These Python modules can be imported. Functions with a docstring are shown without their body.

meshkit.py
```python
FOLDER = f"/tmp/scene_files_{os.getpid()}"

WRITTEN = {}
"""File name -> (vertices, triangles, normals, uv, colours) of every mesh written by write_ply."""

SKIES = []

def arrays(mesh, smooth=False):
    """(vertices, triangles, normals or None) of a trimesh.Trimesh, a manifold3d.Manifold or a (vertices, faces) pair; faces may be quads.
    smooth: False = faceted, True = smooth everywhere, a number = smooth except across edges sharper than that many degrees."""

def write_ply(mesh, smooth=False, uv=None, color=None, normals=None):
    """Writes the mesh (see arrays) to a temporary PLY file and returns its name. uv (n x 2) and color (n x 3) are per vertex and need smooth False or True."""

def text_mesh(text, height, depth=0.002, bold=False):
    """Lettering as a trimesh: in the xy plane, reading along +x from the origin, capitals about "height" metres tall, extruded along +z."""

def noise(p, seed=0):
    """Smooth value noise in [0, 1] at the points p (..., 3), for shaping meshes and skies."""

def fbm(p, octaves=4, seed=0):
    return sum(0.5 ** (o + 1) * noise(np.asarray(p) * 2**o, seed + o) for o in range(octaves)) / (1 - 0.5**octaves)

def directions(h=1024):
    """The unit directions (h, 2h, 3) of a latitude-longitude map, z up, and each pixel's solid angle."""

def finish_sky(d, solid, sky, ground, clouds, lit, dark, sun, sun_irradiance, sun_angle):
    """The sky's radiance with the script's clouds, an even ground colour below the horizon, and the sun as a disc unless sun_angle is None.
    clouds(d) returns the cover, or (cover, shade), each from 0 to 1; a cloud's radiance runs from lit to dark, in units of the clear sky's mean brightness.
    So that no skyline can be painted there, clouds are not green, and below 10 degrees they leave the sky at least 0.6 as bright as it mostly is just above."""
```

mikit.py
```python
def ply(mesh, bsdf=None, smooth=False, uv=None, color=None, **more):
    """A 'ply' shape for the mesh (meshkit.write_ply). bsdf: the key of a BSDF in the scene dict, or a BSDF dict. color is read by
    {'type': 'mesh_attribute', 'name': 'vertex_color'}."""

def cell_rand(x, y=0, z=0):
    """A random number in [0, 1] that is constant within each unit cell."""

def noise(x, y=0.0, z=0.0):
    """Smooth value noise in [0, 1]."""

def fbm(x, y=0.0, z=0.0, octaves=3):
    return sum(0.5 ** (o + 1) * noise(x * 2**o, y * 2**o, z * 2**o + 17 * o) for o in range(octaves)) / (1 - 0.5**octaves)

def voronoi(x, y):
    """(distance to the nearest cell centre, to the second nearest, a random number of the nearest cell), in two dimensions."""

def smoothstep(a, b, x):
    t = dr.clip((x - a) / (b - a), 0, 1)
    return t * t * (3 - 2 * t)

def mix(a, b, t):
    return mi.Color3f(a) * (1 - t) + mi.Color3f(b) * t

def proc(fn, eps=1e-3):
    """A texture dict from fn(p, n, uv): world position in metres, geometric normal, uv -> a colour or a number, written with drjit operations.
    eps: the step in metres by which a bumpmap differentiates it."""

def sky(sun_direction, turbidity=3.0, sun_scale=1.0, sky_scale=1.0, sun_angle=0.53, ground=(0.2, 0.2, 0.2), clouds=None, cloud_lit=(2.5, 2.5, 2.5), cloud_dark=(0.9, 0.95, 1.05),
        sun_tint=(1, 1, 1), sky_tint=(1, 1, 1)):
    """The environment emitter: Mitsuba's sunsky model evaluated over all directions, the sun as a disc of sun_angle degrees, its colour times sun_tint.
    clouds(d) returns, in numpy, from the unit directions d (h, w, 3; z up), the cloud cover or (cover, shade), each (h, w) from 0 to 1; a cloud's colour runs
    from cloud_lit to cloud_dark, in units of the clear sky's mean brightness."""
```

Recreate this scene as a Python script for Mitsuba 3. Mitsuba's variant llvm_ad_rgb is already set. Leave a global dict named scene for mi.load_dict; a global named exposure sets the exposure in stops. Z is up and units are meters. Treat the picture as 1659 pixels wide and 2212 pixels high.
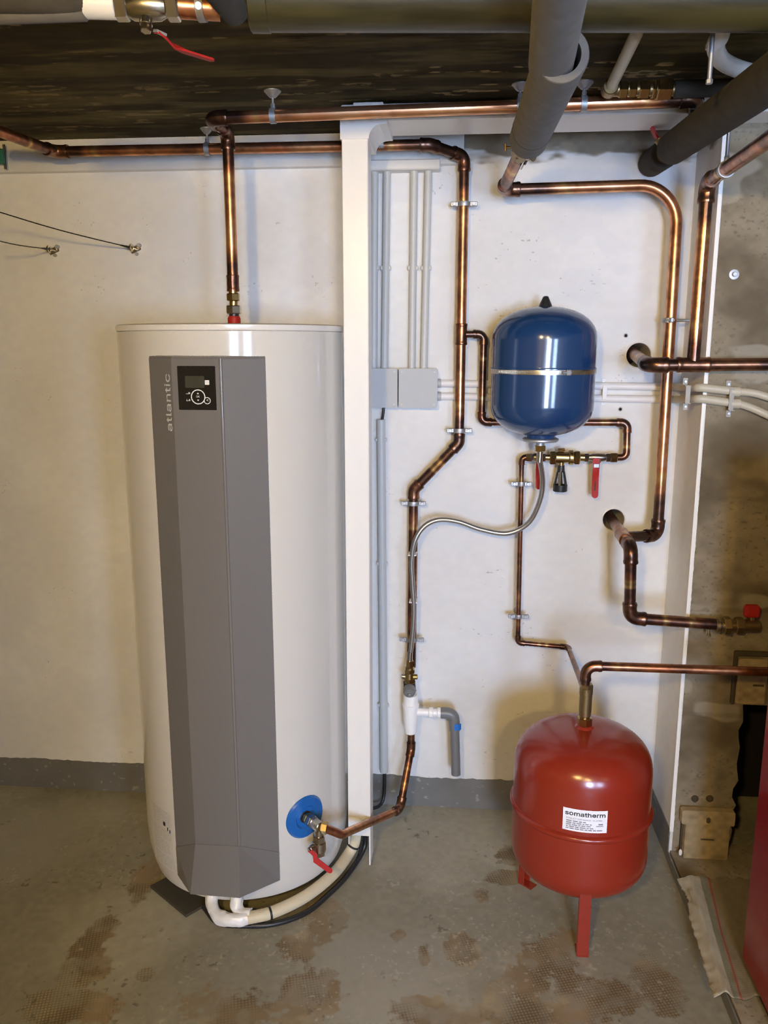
import math, random
import numpy as np, trimesh, drjit as dr, mitsuba as mi
import mikit, meshkit
from mikit import noise, fbm, voronoi, cell_rand, smoothstep, mix
from shapely.geometry import Polygon, Point, box as sbox
random.seed(7)
RNG = np.random.default_rng(11)
T = mi.ScalarTransform4f
A = np.array

# ------------------------------------------------------------------ camera, light, exposure
F, CX, CY, PITCH, EYE = 1780.0, 829.5, 1106.0, math.radians(11.5), A([0, 0, 1.55])
scene, labels = {}, {}
scene['camera'] = {'type': 'perspective', 'fov': math.degrees(2 * math.atan(CX / F)), 'fov_axis': 'x', 'near_clip': 0.02, 'far_clip': 60.0,
                   'to_world': T().look_at(origin=[0, 0, 1.55], target=[0, math.cos(PITCH), 1.55 - math.sin(PITCH)], up=[0, 0, 1])}
exposure = -0.20
LAMPS = [  # globe lamps under the ceiling: position, radius, radiance
    ((-0.45, -0.55, 2.02), 0.062, (900, 610, 205)),
    ((0.25, -1.20, 2.02), 0.062, (640, 428, 136)),
]
WINDOWS = [  # daylight windows in the wall behind the camera: x0, x1, z0, z1, radiance
    (0.10, 0.70, 0.85, 1.90, (47, 64, 98)),
    (1.30, 1.95, 0.85, 1.90, (17, 23, 35)),
]

# ------------------------------------------------------------------ frames: the back wall runs along EX, its normal N points into the room
KW, YW = 0.09, 2.58
ALPHA = math.atan(KW)
EX, N, UP = A([math.cos(ALPHA), -math.sin(ALPHA), 0]), A([-math.sin(ALPHA), -math.cos(ALPHA), 0]), A([0, 0, 1.0])
P0 = A([0, YW, 0.0])
CEIL = 2.15

def ray(px, py):
    a, b, c, s = (px - CX) / F, (py - CY) / F, math.cos(PITCH), math.sin(PITCH)
    return A([a, c - b * s, -s - b * c])
def U(px, py, d):
    r = ray(px, py); return EYE + r * d / r[1]
def W(px, py, off=0.0):
    r = ray(px, py); q = P0 + N * off
    return EYE + r * (N @ (q - EYE)) / (N @ r)
def Zp(px, py, z):
    r = ray(px, py); return EYE + r * (z - EYE[2]) / r[2]
def Cyl(px, py, cx, cy, R):
    r = ray(px, py); a = r[0]**2 + r[1]**2; b = -(r[0] * cx + r[1] * cy); c = cx * cx + cy * cy - R * R
    return EYE + r * (-b - math.sqrt(max(b * b - a * c, 0))) / a
def SZ(px, py, off=0.0):
    p = W(px, py, off); return (p - P0) @ EX, p[2]
def at(s, z, off=0.0):
    return P0 + EX * s + N * off + UP * z
def proj(p):
    d = p - EYE; c, s = math.cos(PITCH), math.sin(PITCH)
    w = d[1] * c - d[2] * s; return CX + F * d[0] / w, CY + F * (-d[2] * c - d[1] * s) / w

# ------------------------------------------------------------------ scene entries
def key_for(name):
    if not any(k == name or k.startswith(name + '__') for k in list(scene) + list(labels)): return name
    i = 1
    while any(k == f'{name}_{i:03d}' or k.startswith(f'{name}_{i:03d}__') for k in list(scene) + list(labels)): i += 1
    return f'{name}_{i:03d}'
def thing(name, label, cat, group=None):
    k = key_for(name); labels[k] = {'label': label, 'category': cat}
    if group: labels[k]['group'] = group
    return k
def part(parent, name, mesh, bsdf, smooth=35, label=None, **kw):
    k = key_for(parent + '__' + name); scene[k] = mikit.ply(mesh, bsdf, smooth, **kw)
    if label: labels[k] = {'label': label}
    return k
def one(name, label, cat, mesh, bsdf, smooth=35, group=None, **kw):
    k = thing(name, label, cat, group); scene[k] = mikit.ply(mesh, bsdf, smooth, **kw); return k
def struct(name, mesh, bsdf, smooth=False, label=None, **kw):
    scene[name] = mikit.ply(mesh, bsdf, smooth, **kw); labels[name] = {'kind': 'structure'}
    if label: labels[name]['label'] = label
    return name

# ------------------------------------------------------------------ meshes
def unit(v): v = np.asarray(v, float); return v / np.linalg.norm(v)
def frame(d, hint=None):
    d = unit(d); h = A([0, 0, 1.0]) if hint is None else np.asarray(hint, float)
    if abs(unit(h) @ d) > 0.98: h = A([1.0, 0, 0]) if abs(d[0]) < 0.9 else A([0, 1.0, 0])
    x = unit(np.cross(h, d)); return x, np.cross(d, x), d
def cat(*m): return trimesh.util.concatenate([x for x in m if x is not None])
def lathe(profile, origin, axis=(0, 0, 1), n=48, hint=None, phase=0.0):
    """profile: (r, h) from the bottom up; closed at r = 0 ends when given."""
    x, y, d = frame(axis, hint); pr = A(profile, float); m = len(pr)
    ang = phase + np.arange(n) * 2 * math.pi / n
    ring = np.cos(ang)[:, None] * x + np.sin(ang)[:, None] * y
    v = np.asarray(origin, float) + pr[:, None, 0:1] * ring[None] + pr[:, None, 1:2] * d
    f = []
    for i in range(m - 1):
        for j in range(n):
            a, b, c, e = i * n + j, i * n + (j + 1) % n, (i + 1) * n + (j + 1) % n, (i + 1) * n + j
            if pr[i, 0] > 1e-9: f.append((a, b, c))
            if pr[i + 1, 0] > 1e-9: f.append((a, c, e))
    return trimesh.Trimesh(v.reshape(-1, 3), f, process=False)
def disc_ends(p0, p1, prof, n, **k): return lathe([(0, prof[0][1])] + list(prof) + [(0, prof[-1][1])], p0, p1 - p0, n, **k)
def cyl(p0, p1, r, n=24, ch=0.12, r1=None):
    p0, p1 = np.asarray(p0, float), np.asarray(p1, float); L = np.linalg.norm(p1 - p0); r1 = r if r1 is None else r1
    c = min(ch * min(r, r1), L * 0.3)
    return disc_ends(p0, p1, [(r - c, 0), (r, c), (r1, L - c), (r1 - c, L)], n)
def hexp(p0, p1, r, phase=0.0, hint=None):
    p0, p1 = np.asarray(p0, float), np.asarray(p1, float); L = np.linalg.norm(p1 - p0); c = min(0.1 * r, L * .25)
    return disc_ends(p0, p1, [(r * .9, 0), (r, c), (r, L - c), (r * .9, L)], 6, phase=phase, hint=hint)
def box(c, ux, uy, uz, sx, sy, sz, ch=0.0):
    """bevelled box: centre, three unit axes, full sizes"""
    h = A([sx, sy, sz]) / 2; b = min(ch, h.min() * .9)
    if b <= 0:
        m = trimesh.creation.box(extents=2 * h); v = m.vertices
    else:
        pts = [(i * (h[0] - b * (k != 0)), j * (h[1] - b * (k != 1)), l * (h[2] - b * (k != 2))) for i in (-1, 1) for j in (-1, 1) for l in (-1, 1) for k in range(3)]
        m = trimesh.convex.convex_hull(A(pts)); v = m.vertices
    M = np.stack([ux, uy, uz]); w = v @ M + np.asarray(c, float); f = m.faces
    if np.linalg.det(M) < 0: f = f[:, ::-1]
    return trimesh.Trimesh(w, f, process=False)
def wbox(s0, s1, z0, z1, o0, o1, ch=0.0):
    return box(at((s0 + s1) / 2, (z0 + z1) / 2, (o0 + o1) / 2), EX, UP, N, s1 - s0, z1 - z0, o1 - o0, ch)
def extrude(poly, depth, origin, ux, uy, un):
    m = trimesh.creation.extrude_polygon(poly, depth, engine='earcut'); v = m.vertices
    w = np.asarray(origin) + v[:, :1] * ux + v[:, 1:2] * uy + v[:, 2:] * un
    f = m.faces if np.cross(ux, uy) @ un > 0 else m.faces[:, ::-1]
    return trimesh.Trimesh(w, f, process=False)
def wall_poly(poly, depth, off0): return extrude(poly, depth, P0 + N * off0, EX, UP, N)
def densify(path, step):
    out = [path[0]]
    for a, b in zip(path[:-1], path[1:]):
        k = max(1, int(math.ceil(np.linalg.norm(b - a) / step)))
        out += [a + (b - a) * i / k for i in range(1, k + 1)]
    return A(out)
def tube(path, r, n=18, step=0.012, cap=True, colour=None, radii=None):
    """swept round tube, returns (mesh, colours, uv)"""
    p = densify([np.asarray(x, float) for x in path], step) if step else A(path, float)
    m = len(p); t = np.gradient(p, axis=0); t /= np.linalg.norm(t, axis=1, keepdims=True) + 1e-12
    x = frame(t[0])[0]; xs = []
    for i in range(m):
        x = x - t[i] * (x @ t[i]); x /= np.linalg.norm(x); xs.append(x)
    xs = A(xs); ys = np.cross(t, xs); s = np.concatenate([[0], np.cumsum(np.linalg.norm(np.diff(p, axis=0), axis=1))])
    rr = np.full(m, r) if radii is None else radii(s / s[-1])
    ang = np.arange(n + 1) * 2 * math.pi / n
    v = p[:, None] + rr[:, None, None] * (np.cos(ang)[None, :, None] * xs[:, None] + np.sin(ang)[None, :, None] * ys[:, None])
    f = []
    for i in range(m - 1):
        for j in range(n):
            a, b, c, e = i * (n + 1) + j, i * (n + 1) + j + 1, (i + 1) * (n + 1) + j + 1, (i + 1) * (n + 1) + j
            f += [(a, b, c), (a, c, e)]
    uv = np.stack([np.repeat(s, n + 1), np.tile(ang / (2 * math.pi), m)], 1)
    sv = np.repeat(s, n + 1); V = v.reshape(-1, 3); nrm = (v - p[:, None]).reshape(-1, 3)
    if cap:
        for i, flip in ((0, True), (m - 1, False)):
            k = len(V); V = np.vstack([V, v[i, :n], p[i:i + 1]]); nrm = np.vstack([nrm, np.zeros((n + 1, 3))])
            sv = np.concatenate([sv, np.full(n + 1, s[i])]); uv = np.vstack([uv, np.full((n + 1, 2), 0.0)])
            for j in range(n):
                a, b = k + j, k + (j + 1) % n
                f.append((b, a, k + n) if flip else (a, b, k + n))
    me = trimesh.Trimesh(V, f, process=False)
    return me, (colour(V, sv, s[-1]) if colour else None), uv
def arc(a, b, c, R, k=9):
    """fillet at b of the corner a-b-c"""
    u, w = unit(a - b), unit(c - b); th = math.acos(np.clip(u @ w, -1, 1)); tl = R / math.tan(th / 2)
    tl = min(tl, .48 * np.linalg.norm(a - b), .48 * np.linalg.norm(c - b)) if th > 0.05 else .0; R = tl * math.tan(th / 2)
    o = b + unit(u + w) * R / math.sin(th / 2); p, q = b + u * tl, b + w * tl
    e1 = unit(p - o); e2 = unit((q - o) - e1 * ((q - o) @ e1)); tot = math.pi - th
    return [o + R * (math.cos(t) * e1 + math.sin(t) * e2) for t in np.linspace(0, tot, k)]
def spline(pts, k=10):
    p = A(pts, float); p = np.vstack([2 * p[0] - p[1], p, 2 * p[-1] - p[-2]]); out = []
    for i in range(1, len(p) - 2):
        for t in np.linspace(0, 1, k, endpoint=False):
            out.append(.5 * ((2 * p[i]) + (-p[i - 1] + p[i + 1]) * t + (2 * p[i - 1] - 5 * p[i] + 4 * p[i + 1] - p[i + 2]) * t**2 + (-p[i - 1] + 3 * p[i] - 3 * p[i + 1] + p[i + 2]) * t**3))
    return out + [p[-2]]
def ribbon(pts, wdir, w, t, round_end=True):
    """flat bar swept along pts (its width along wdir)"""
    p = [np.asarray(x, float) for x in pts]; w = w if hasattr(w, '__len__') else [w] * len(p)
    if round_end:
        d = unit(p[-1] - p[-2]); r = w[-1] / 2; base = p[-1]; p = p[:-1]; w0 = w[-1]; w = list(w[:-1])
        for a in (0, 25, 50, 70, 85): p.append(base - d * r + d * r * math.sin(math.radians(a))); w.append(w0 * math.cos(math.radians(a)))
    p = A(p); tt = np.gradient(p, axis=0); tt /= np.linalg.norm(tt, axis=1, keepdims=True); V, f = [], []
    for i in range(len(p)):
        wd = unit(wdir - tt[i] * (wdir @ tt[i])); nn = np.cross(tt[i], wd)
        for a, b in ((-1, -1), (1, -1), (1, 1), (-1, 1)): V.append(p[i] + wd * a * w[i] / 2 + nn * b * t / 2)
    for i in range(len(p) - 1):
        for j in range(4):
            a, b, c, e = i * 4 + j, i * 4 + (j + 1) % 4, i * 4 + 4 + (j + 1) % 4, i * 4 + 4 + j
            f += [(a, b, c), (a, c, e)]
    k = 4 * len(p) - 4; f += [(0, 2, 1), (0, 3, 2), (k, k + 1, k + 2), (k, k + 2, k + 3)]
    m = trimesh.Trimesh(A(V), f, process=False); m.fix_normals(); return m
def text_on(text, width, origin, ux, uy, un, depth=0.0006, bold=False, height=None):
    m = meshkit.text_mesh(text, 1.0, 0.01, bold); v = m.vertices.copy(); lo, hi = v.min(0), v.max(0)
    k = width / (hi[0] - lo[0]); ky = k if height is None else height / (hi[1] - lo[1])
    v = np.stack([(v[:, 0] - lo[0]) * k, (v[:, 1] - lo[1]) * ky, v[:, 2] / .01 * depth], 1)
    return trimesh.Trimesh(np.asarray(origin) + v[:, :1] * ux + v[:, 1:2] * uy + v[:, 2:] * un, m.faces, process=False)

# ------------------------------------------------------------------ materials
def pr(name, col, rough=.5, metal=0.0, spec=.5, **kw):
    c = col if isinstance(col, dict) else {'type': 'rgb', 'value': list(col)}
    scene[name] = {'type': 'twosided', 'bsdf': {'type': 'principled', 'base_color': c, 'roughness': rough, 'metallic': metal, 'specular': spec, **kw}}
def bumped(name, col, bump, scale, rough=.8, spec=.3, eps=.002, **kw):
    c = col if isinstance(col, dict) else {'type': 'rgb', 'value': list(col)}
    scene[name] = {'type': 'twosided', 'bsdf': {'type': 'bumpmap', 'arbitrary': mikit.proc(bump, eps), 'scale': scale,
                   'bsdf': {'type': 'principled', 'base_color': c, 'roughness': rough, 'specular': spec, **kw}}}

def f_wall(p, n, uv):
    big = fbm(p.x * 2.2, p.y * 2.2, p.z * 2.2, 3); fine = fbm(p.x * 45, p.y * 45, p.z * 45, 2)
    c = mix((.67, .66, .635), (.74, .735, .715), smoothstep(.35, .65, big)) * (.96 + .08 * fine)
    patch = smoothstep(.60, .63, fbm(p.x * 5 + 9, p.y * 5, p.z * 5, 3))          # filled and sanded spots
    c = mix(c, (.66, .66, .67), patch * .45)
    speck = smoothstep(.68, .80, fbm(p.x * 120, p.y * 120, p.z * 120, 3)) * smoothstep(.70, .8, noise(p.x * 11 + 4, p.y * 11, p.z * 11))
    c = mix(c, (.30, .27, .22), speck * .6)
    bare = smoothstep(2.070, 2.095, p.z + .09 * (fbm(p.x * 14, p.y * 14, p.z * 30, 3) - .5)) * smoothstep(-.05, .05, p.x)   # unpainted strip under the slab
    return mix(c, mix((.10, .075, .045), (.30, .235, .14), fbm(p.x * 30, p.y * 30, p.z * 30, 3)), bare * .95)
def b_wall(p, n, uv): return fbm(p.x * 30, p.y * 30, p.z * 30, 3) + .6 * smoothstep(.58, .62, fbm(p.x * 5 + 9, p.y * 5, p.z * 5, 3))
bumped('m_wall', mikit.proc(f_wall), b_wall, .0016, .62, .35)
def f_conc(p, n, uv):
    a = fbm(p.x * 7, p.y * 7, p.z * 7, 4); b = fbm(p.x * 50, p.y * 50, p.z * 50, 2)
    c = mix((.135, .108, .070), (.265, .222, .155), smoothstep(.3, .68, a)) * (.86 + .28 * b)
    c = mix(c, (.36, .32, .25), smoothstep(.66, .70, fbm(p.x * 4 + 3, p.y * 4, p.z * 6, 3)) * .6)
    pit = smoothstep(.60, .74, fbm(p.x * 110, p.y * 110, p.z * 110, 4)) * smoothstep(.42, .6, a)
    board = smoothstep(.010, .004, dr.abs((p.z * 3.1 - dr.floor(p.z * 3.1)) - .5) / 3.1)
    return mix(c, (.07, .055, .035), pit * .4 + board * .25 * smoothstep(.4, .6, b))
def b_conc(p, n, uv): return fbm(p.x * 22, p.y * 22, p.z * 22, 4)
bumped('m_concrete', mikit.proc(f_conc), b_conc, .006, .9, .2)
def f_ceil(p, n, uv):
    u = p.x * .996 - p.y * .09; v = p.x * .09 + p.y * .996
    a = fbm(u * 3.5, v * 22, 0, 4); b = fbm(u * 30, v * 90, 3, 2)
    c = mix((.026, .018, .004), (.078, .060, .020), smoothstep(.38, .70, a)) * (.7 + .6 * b)
    right = smoothstep(-.1, .5, p.x)
    sp = smoothstep(.66, .74, noise(u * 16, v * 60, 5)) * smoothstep(.50, .60, noise(u * 2.6, v * 17, 9)) * smoothstep(.42, .55, fbm(u * 45, v * 80, 7, 4))
    c = mix(c, (.30, .215, .10), sp * (.35 + .65 * right))
    return mix(c, (.018, .010, .004), smoothstep(.60, .72, fbm(u * 2 + 5, v * 3, 1, 3)) * .6)
def b_ceil(p, n, uv):
    u = p.x * .996 - p.y * .09; v = p.x * .09 + p.y * .996
    return fbm(u * 9, v * 45, 0, 4)
bumped('m_ceiling', mikit.proc(f_ceil), b_ceil, .010, .85, .25)

WORN = []   # worn spots of the floor paint: x, y, radii, turn
for px, py, rx, ry in ((205, 2030, 40, 60), (185, 2090, 45, 40), (150, 2180, 95, 40), (215, 2195, 30, 25), (530, 2180, 130, 55), (660, 2150, 70, 60), (690, 1985, 50, 45), (640, 2050, 35, 35),
                       (1000, 2060, 42, 38), (915, 2065, 16, 32), (1110, 2140, 70, 45), (1180, 2060, 60, 40), (1150, 2195, 170, 40), (900, 2180, 60, 28), (860, 2020, 18, 15), (1040, 1935, 16, 18),
                       (310, 1900, 24, 55), (335, 1870, 22, 35), (1085, 1895, 40, 14), (1230, 2030, 40, 30), (310, 2105, 18, 12), (1100, 1845, 34, 22), (1300, 2150, 90, 40), (1420, 2120, 50, 60), (960, 2200, 80, 30)):
    c = Zp(px, py, 0); WORN.append((c[0], c[1], abs(Zp(px + rx, py, 0)[0] - c[0]), abs(Zp(px, py - ry, 0)[1] - c[1])))
def f_floor(p, n, uv):
    a = fbm(p.x * 3, p.y * 3, 0, 4); b = fbm(p.x * 60, p.y * 60, 1, 2)
    c = mix((.245, .230, .175), (.335, .317, .250), smoothstep(.3, .7, a)) * (.90 + .20 * b)
    c = mix(c, (.30, .287, .245), smoothstep(.55, .7, fbm(p.x * 1.7 + 7, p.y * 1.7, 2, 3)) * .6)
    wob = (fbm(p.x * 11, p.y * 11, 4, 5) - .5) * 2.6 + (fbm(p.x * 60, p.y * 60, 9, 3) - .5) * 1.5
    w = mi.Float(0)
    for x, y, rx, ry in WORN:
        q = dr.square((p.x - x) / rx) + dr.square((p.y - y) / ry)
        w = dr.maximum(w, smoothstep(1.35, .70, q + wob))
    u = (p.x * .97 + p.y * .2) * 125; v = (p.y * .97 - p.x * .2) * 125     # imprint of a textile backing
    grid = dr.maximum(smoothstep(.2, .5, dr.abs(u - dr.floor(u) - .5)), smoothstep(.2, .5, dr.abs(v - dr.floor(v) - .5)))
    brown = mix((.165, .118, .058), (.29, .215, .13), fbm(p.x * 9, p.y * 9, 6, 4))
    brown = mix(brown, (.36, .30, .19), smoothstep(.50, .70, fbm(p.x * 7 + 2, p.y * 7, 8, 4)) * .8)
    tex = smoothstep(.36, .60, fbm(p.x * 9, p.y * 9, 11, 3))
    brown = brown * (1 - .55 * grid * tex)
    w = w * (.55 + .45 * smoothstep(.3, .6, fbm(p.x * 24, p.y * 24, 13, 3)))
    c = mix(c, brown, w * .92)
    flake = smoothstep(.64, .78, fbm(p.x * 95, p.y * 95, 2, 4)) * smoothstep(.50, .68, fbm(p.x * 6, p.y * 6, 7, 3))
    c = mix(c, (.47, .43, .36), flake * .4)
    dark = smoothstep(.66, .80, fbm(p.x * 70 + 8, p.y * 70, 3, 4)) * smoothstep(.56, .75, fbm(p.x * 6.5, p.y * 6.5, 17, 3))
    return mix(c, (.075, .06, .04), dark * .6)
def b_floor(p, n, uv): return fbm(p.x * 40, p.y * 40, 0, 3)
bumped('m_floor', mikit.proc(f_floor), b_floor, .0016, .55, .35)
def f_base(p, n, uv):
    c = mix((.125, .122, .114), (.172, .168, .158), fbm(p.x * 9, p.y * 9, p.z * 9, 3))
    return mix(c, (.34, .33, .30), smoothstep(.66, .76, fbm(p.x * 60, p.y * 60, p.z * 60, 4)) * .5)
pr('m_base', mikit.proc(f_base), .55)
pr('m_pvc', (.73, .705, .655), .32)
pr('m_beam', (.66, .645, .60), .55)
pr('m_shell', (.60, .572, .515), .11, spec=.55)
pr('m_lid', (.68, .65, .595), .22)
pr('m_panel', (.150, .140, .132), .30)
pr('m_ridge', (.165, .155, .147), .14, spec=.6)
pr('m_black_gloss', (.012, .011, .010), .12)
pr('m_black', (.016, .016, .017), .38)
pr('m_lcd', (.045, .046, .032), .15)
pr('m_print', (.50, .49, .46), .4)
pr('m_white_print', (.72, .71, .68), .4)
pr('m_brass', (.50, .36, .155), .27, 1.0)
pr('m_brass_old', (.30, .215, .10), .38, .9)
pr('m_nickel', (.50, .455, .375), .24, 1.0)
pr('m_zinc', (.46, .465, .47), .5, .8)
scene['m_copper'] = {'type': 'twosided', 'bsdf': {'type': 'principled', 'base_color': {'type': 'mesh_attribute', 'name': 'vertex_color'}, 'roughness': .30, 'metallic': .92, 'specular': .5}}
pr('m_red_tank', (.240, .021, .0085), .20, spec=.6, clearcoat=.4, clearcoat_gloss=.8)
pr('m_blue_tank', (.008, .038, .115), .13, spec=.6, clearcoat=.5, clearcoat_gloss=.9)
pr('m_red_lever', (.40, .020, .016), .5, spec=.3)
pr('m_blue_plastic', (.010, .105, .36), .35)
pr('m_blue_tape', (.02, .16, .55), .4)
pr('m_grey_pvc', (.160, .162, .165), .38)
pr('m_conduit', (.52, .52, .49), .45)
pr('m_box_grey', (.41, .42, .42), .5)
pr('m_white_pipe', (.73, .72, .71), .5)
pr('m_siphon', (.82, .81, .79), .35)
pr('m_cream', (.58, .50, .34), .55)
pr('m_beige_pipe', (.50, .45, .34), .45)
def f_foam(p, n, uv): return mix((.120, .112, .102), (.165, .155, .142), fbm(p.x * 60, p.y * 60, p.z * 60, 3))
pr('m_foam', mikit.proc(f_foam), .9, spec=.2)
def f_foam2(p, n, uv): return mix((.040, .036, .030), (.066, .060, .050), fbm(p.x * 50, p.y * 50, p.z * 50, 3))
pr('m_foam_dark', mikit.proc(f_foam2), .85, spec=.2)
def f_olive(p, n, uv): return mix((.020, .0165, .0045), (.046, .038, .011), smoothstep(.35, .7, fbm(p.x * 5, p.y * 30, p.z * 30, 4)))
pr('m_olive', mikit.proc(f_olive), .42)
pr('m_boiler', (.235, .006, .005), .16, spec=.6)
pr('m_soot', (.010, .008, .006), .9)
def f_iron(p, n, uv): return mix((.27, .20, .105), (.42, .34, .205), fbm(p.x * 18, p.y * 18, p.z * 18, 4)) * (.75 + .5 * noise(p.x * 70, p.y * 70, p.z * 70))
bumped('m_iron', mikit.proc(f_iron), b_conc, .004, .8, .25)
pr('m_slot', (.06, .045, .025), .8)
def f_cloth(p, n, uv):
    w = .5 + .25 * dr.sin(uv.x * 380) + .25 * dr.sin(uv.y * 480)
    c = mix((.135, .105, .060), (.265, .220, .145), w * .55 + .45 * fbm(uv.x * 14, uv.y * 14, 0, 3))
    hem = smoothstep(.27, .25, uv.x)
    c = mix(c, mix((.32, .28, .195), (.43, .385, .285), fbm(uv.x * 30, uv.y * 12, 3, 3)), hem)
    c = mix(c, (.14, .19, .14), smoothstep(.020, .010, dr.abs(uv.x - .30)) * .7)
    return mix(c, (.25, .065, .048), smoothstep(.017, .009, dr.abs(uv.x - .375)) * .85)
pr('m_cloth', mikit.proc(f_cloth), .95, spec=.1)
def f_braid(p, n, uv):
    a = uv.x * 420 + uv.y * 12; b = uv.x * 420 - uv.y * 12
    k = dr.maximum(dr.abs(a - dr.floor(a) - .5), dr.abs(b - dr.floor(b) - .5)) * 2
    return mix((.60, .58, .54), (.26, .25, .23), smoothstep(.55, .95, k))
pr('m_braid', mikit.proc(f_braid), .30, .9)
def f_tape(p, n, uv): return mix((.70, .68, .65), (.82, .81, .79), fbm(p.x * 40, p.y * 40, p.z * 40, 3))
def b_tape(p, n, uv): return fbm(p.x * 55, p.y * 55, p.z * 55, 3)
bumped('m_tape', mikit.proc(f_tape), b_tape, .006, .3, .5)
pr('m_label', (.82, .81, .83), .4)
pr('m_sticker', (.56, .53, .48), .4)
pr('m_ink', (.03, .03, .035), .5)
pr('m_ink_soft', (.22, .22, .25), .5)
pr('m_sticker_ink', (.47, .44, .395), .5)
pr('m_rubber', (.050, .044, .032), .75)
pr('m_green', (.02, .14, .085), .5)
pr('m_clip', (.36, .33, .28), .6, .3)
pr('m_edge', (.86, .84, .79), .7)
pr('m_room', (.27, .25, .21), .8)

# ------------------------------------------------------------------ copper
RAMP = A([(.86, .47, .25), (.70, .34, .165), (.40, .185, .095), (.20, .10, .062), (.085, .055, .045)])
def ramp(k):
    k = np.clip(k, 0, 1) * (len(RAMP) - 1); i = np.minimum(k.astype(int), len(RAMP) - 2); t = (k - i)[:, None]
    return RAMP[i] * (1 - t) + RAMP[i + 1] * t
def copper(age, b0=0.0, b1=0.0, rough=.75):
    """colour along a tube: tarnish (0 bright, 1 black) and the torch-burnt lengths at its two ends"""
    def col(V, s, L):
        n1 = meshkit.fbm(V * 22, 3, 5) - .5; n2 = meshkit.fbm(V * 90, 2, 9) - .5
        k = age + rough * (n1 * 1.05 + n2 * .6)
        tint = np.zeros(len(s))
        for b, d in ((b0, s), (b1, L - s)):
            if b > 0:
                e = d / b + n1 * .35
                k = np.maximum(k, np.clip(1.0 - np.clip(e - .55, 0, 1) / .45, 0, 1) * (.92 + .5 * n2))
                tint = np.maximum(tint, np.clip(1 - np.abs(e - 1.05) / .12, 0, 1))
        c = ramp(k); n3 = np.clip(meshkit.fbm(V * 13 + 40, 3, 21) * 2.6 - 1.1, 0, 1)[:, None]
        c = c * (1 - n3 * A([.05, .30, .38]))
        c = c * (1 - .75 * tint[:, None]) + A([.78, .52, .20]) * .75 * tint[:, None]
        return np.clip(c, 0, 1)
    return col
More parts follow.
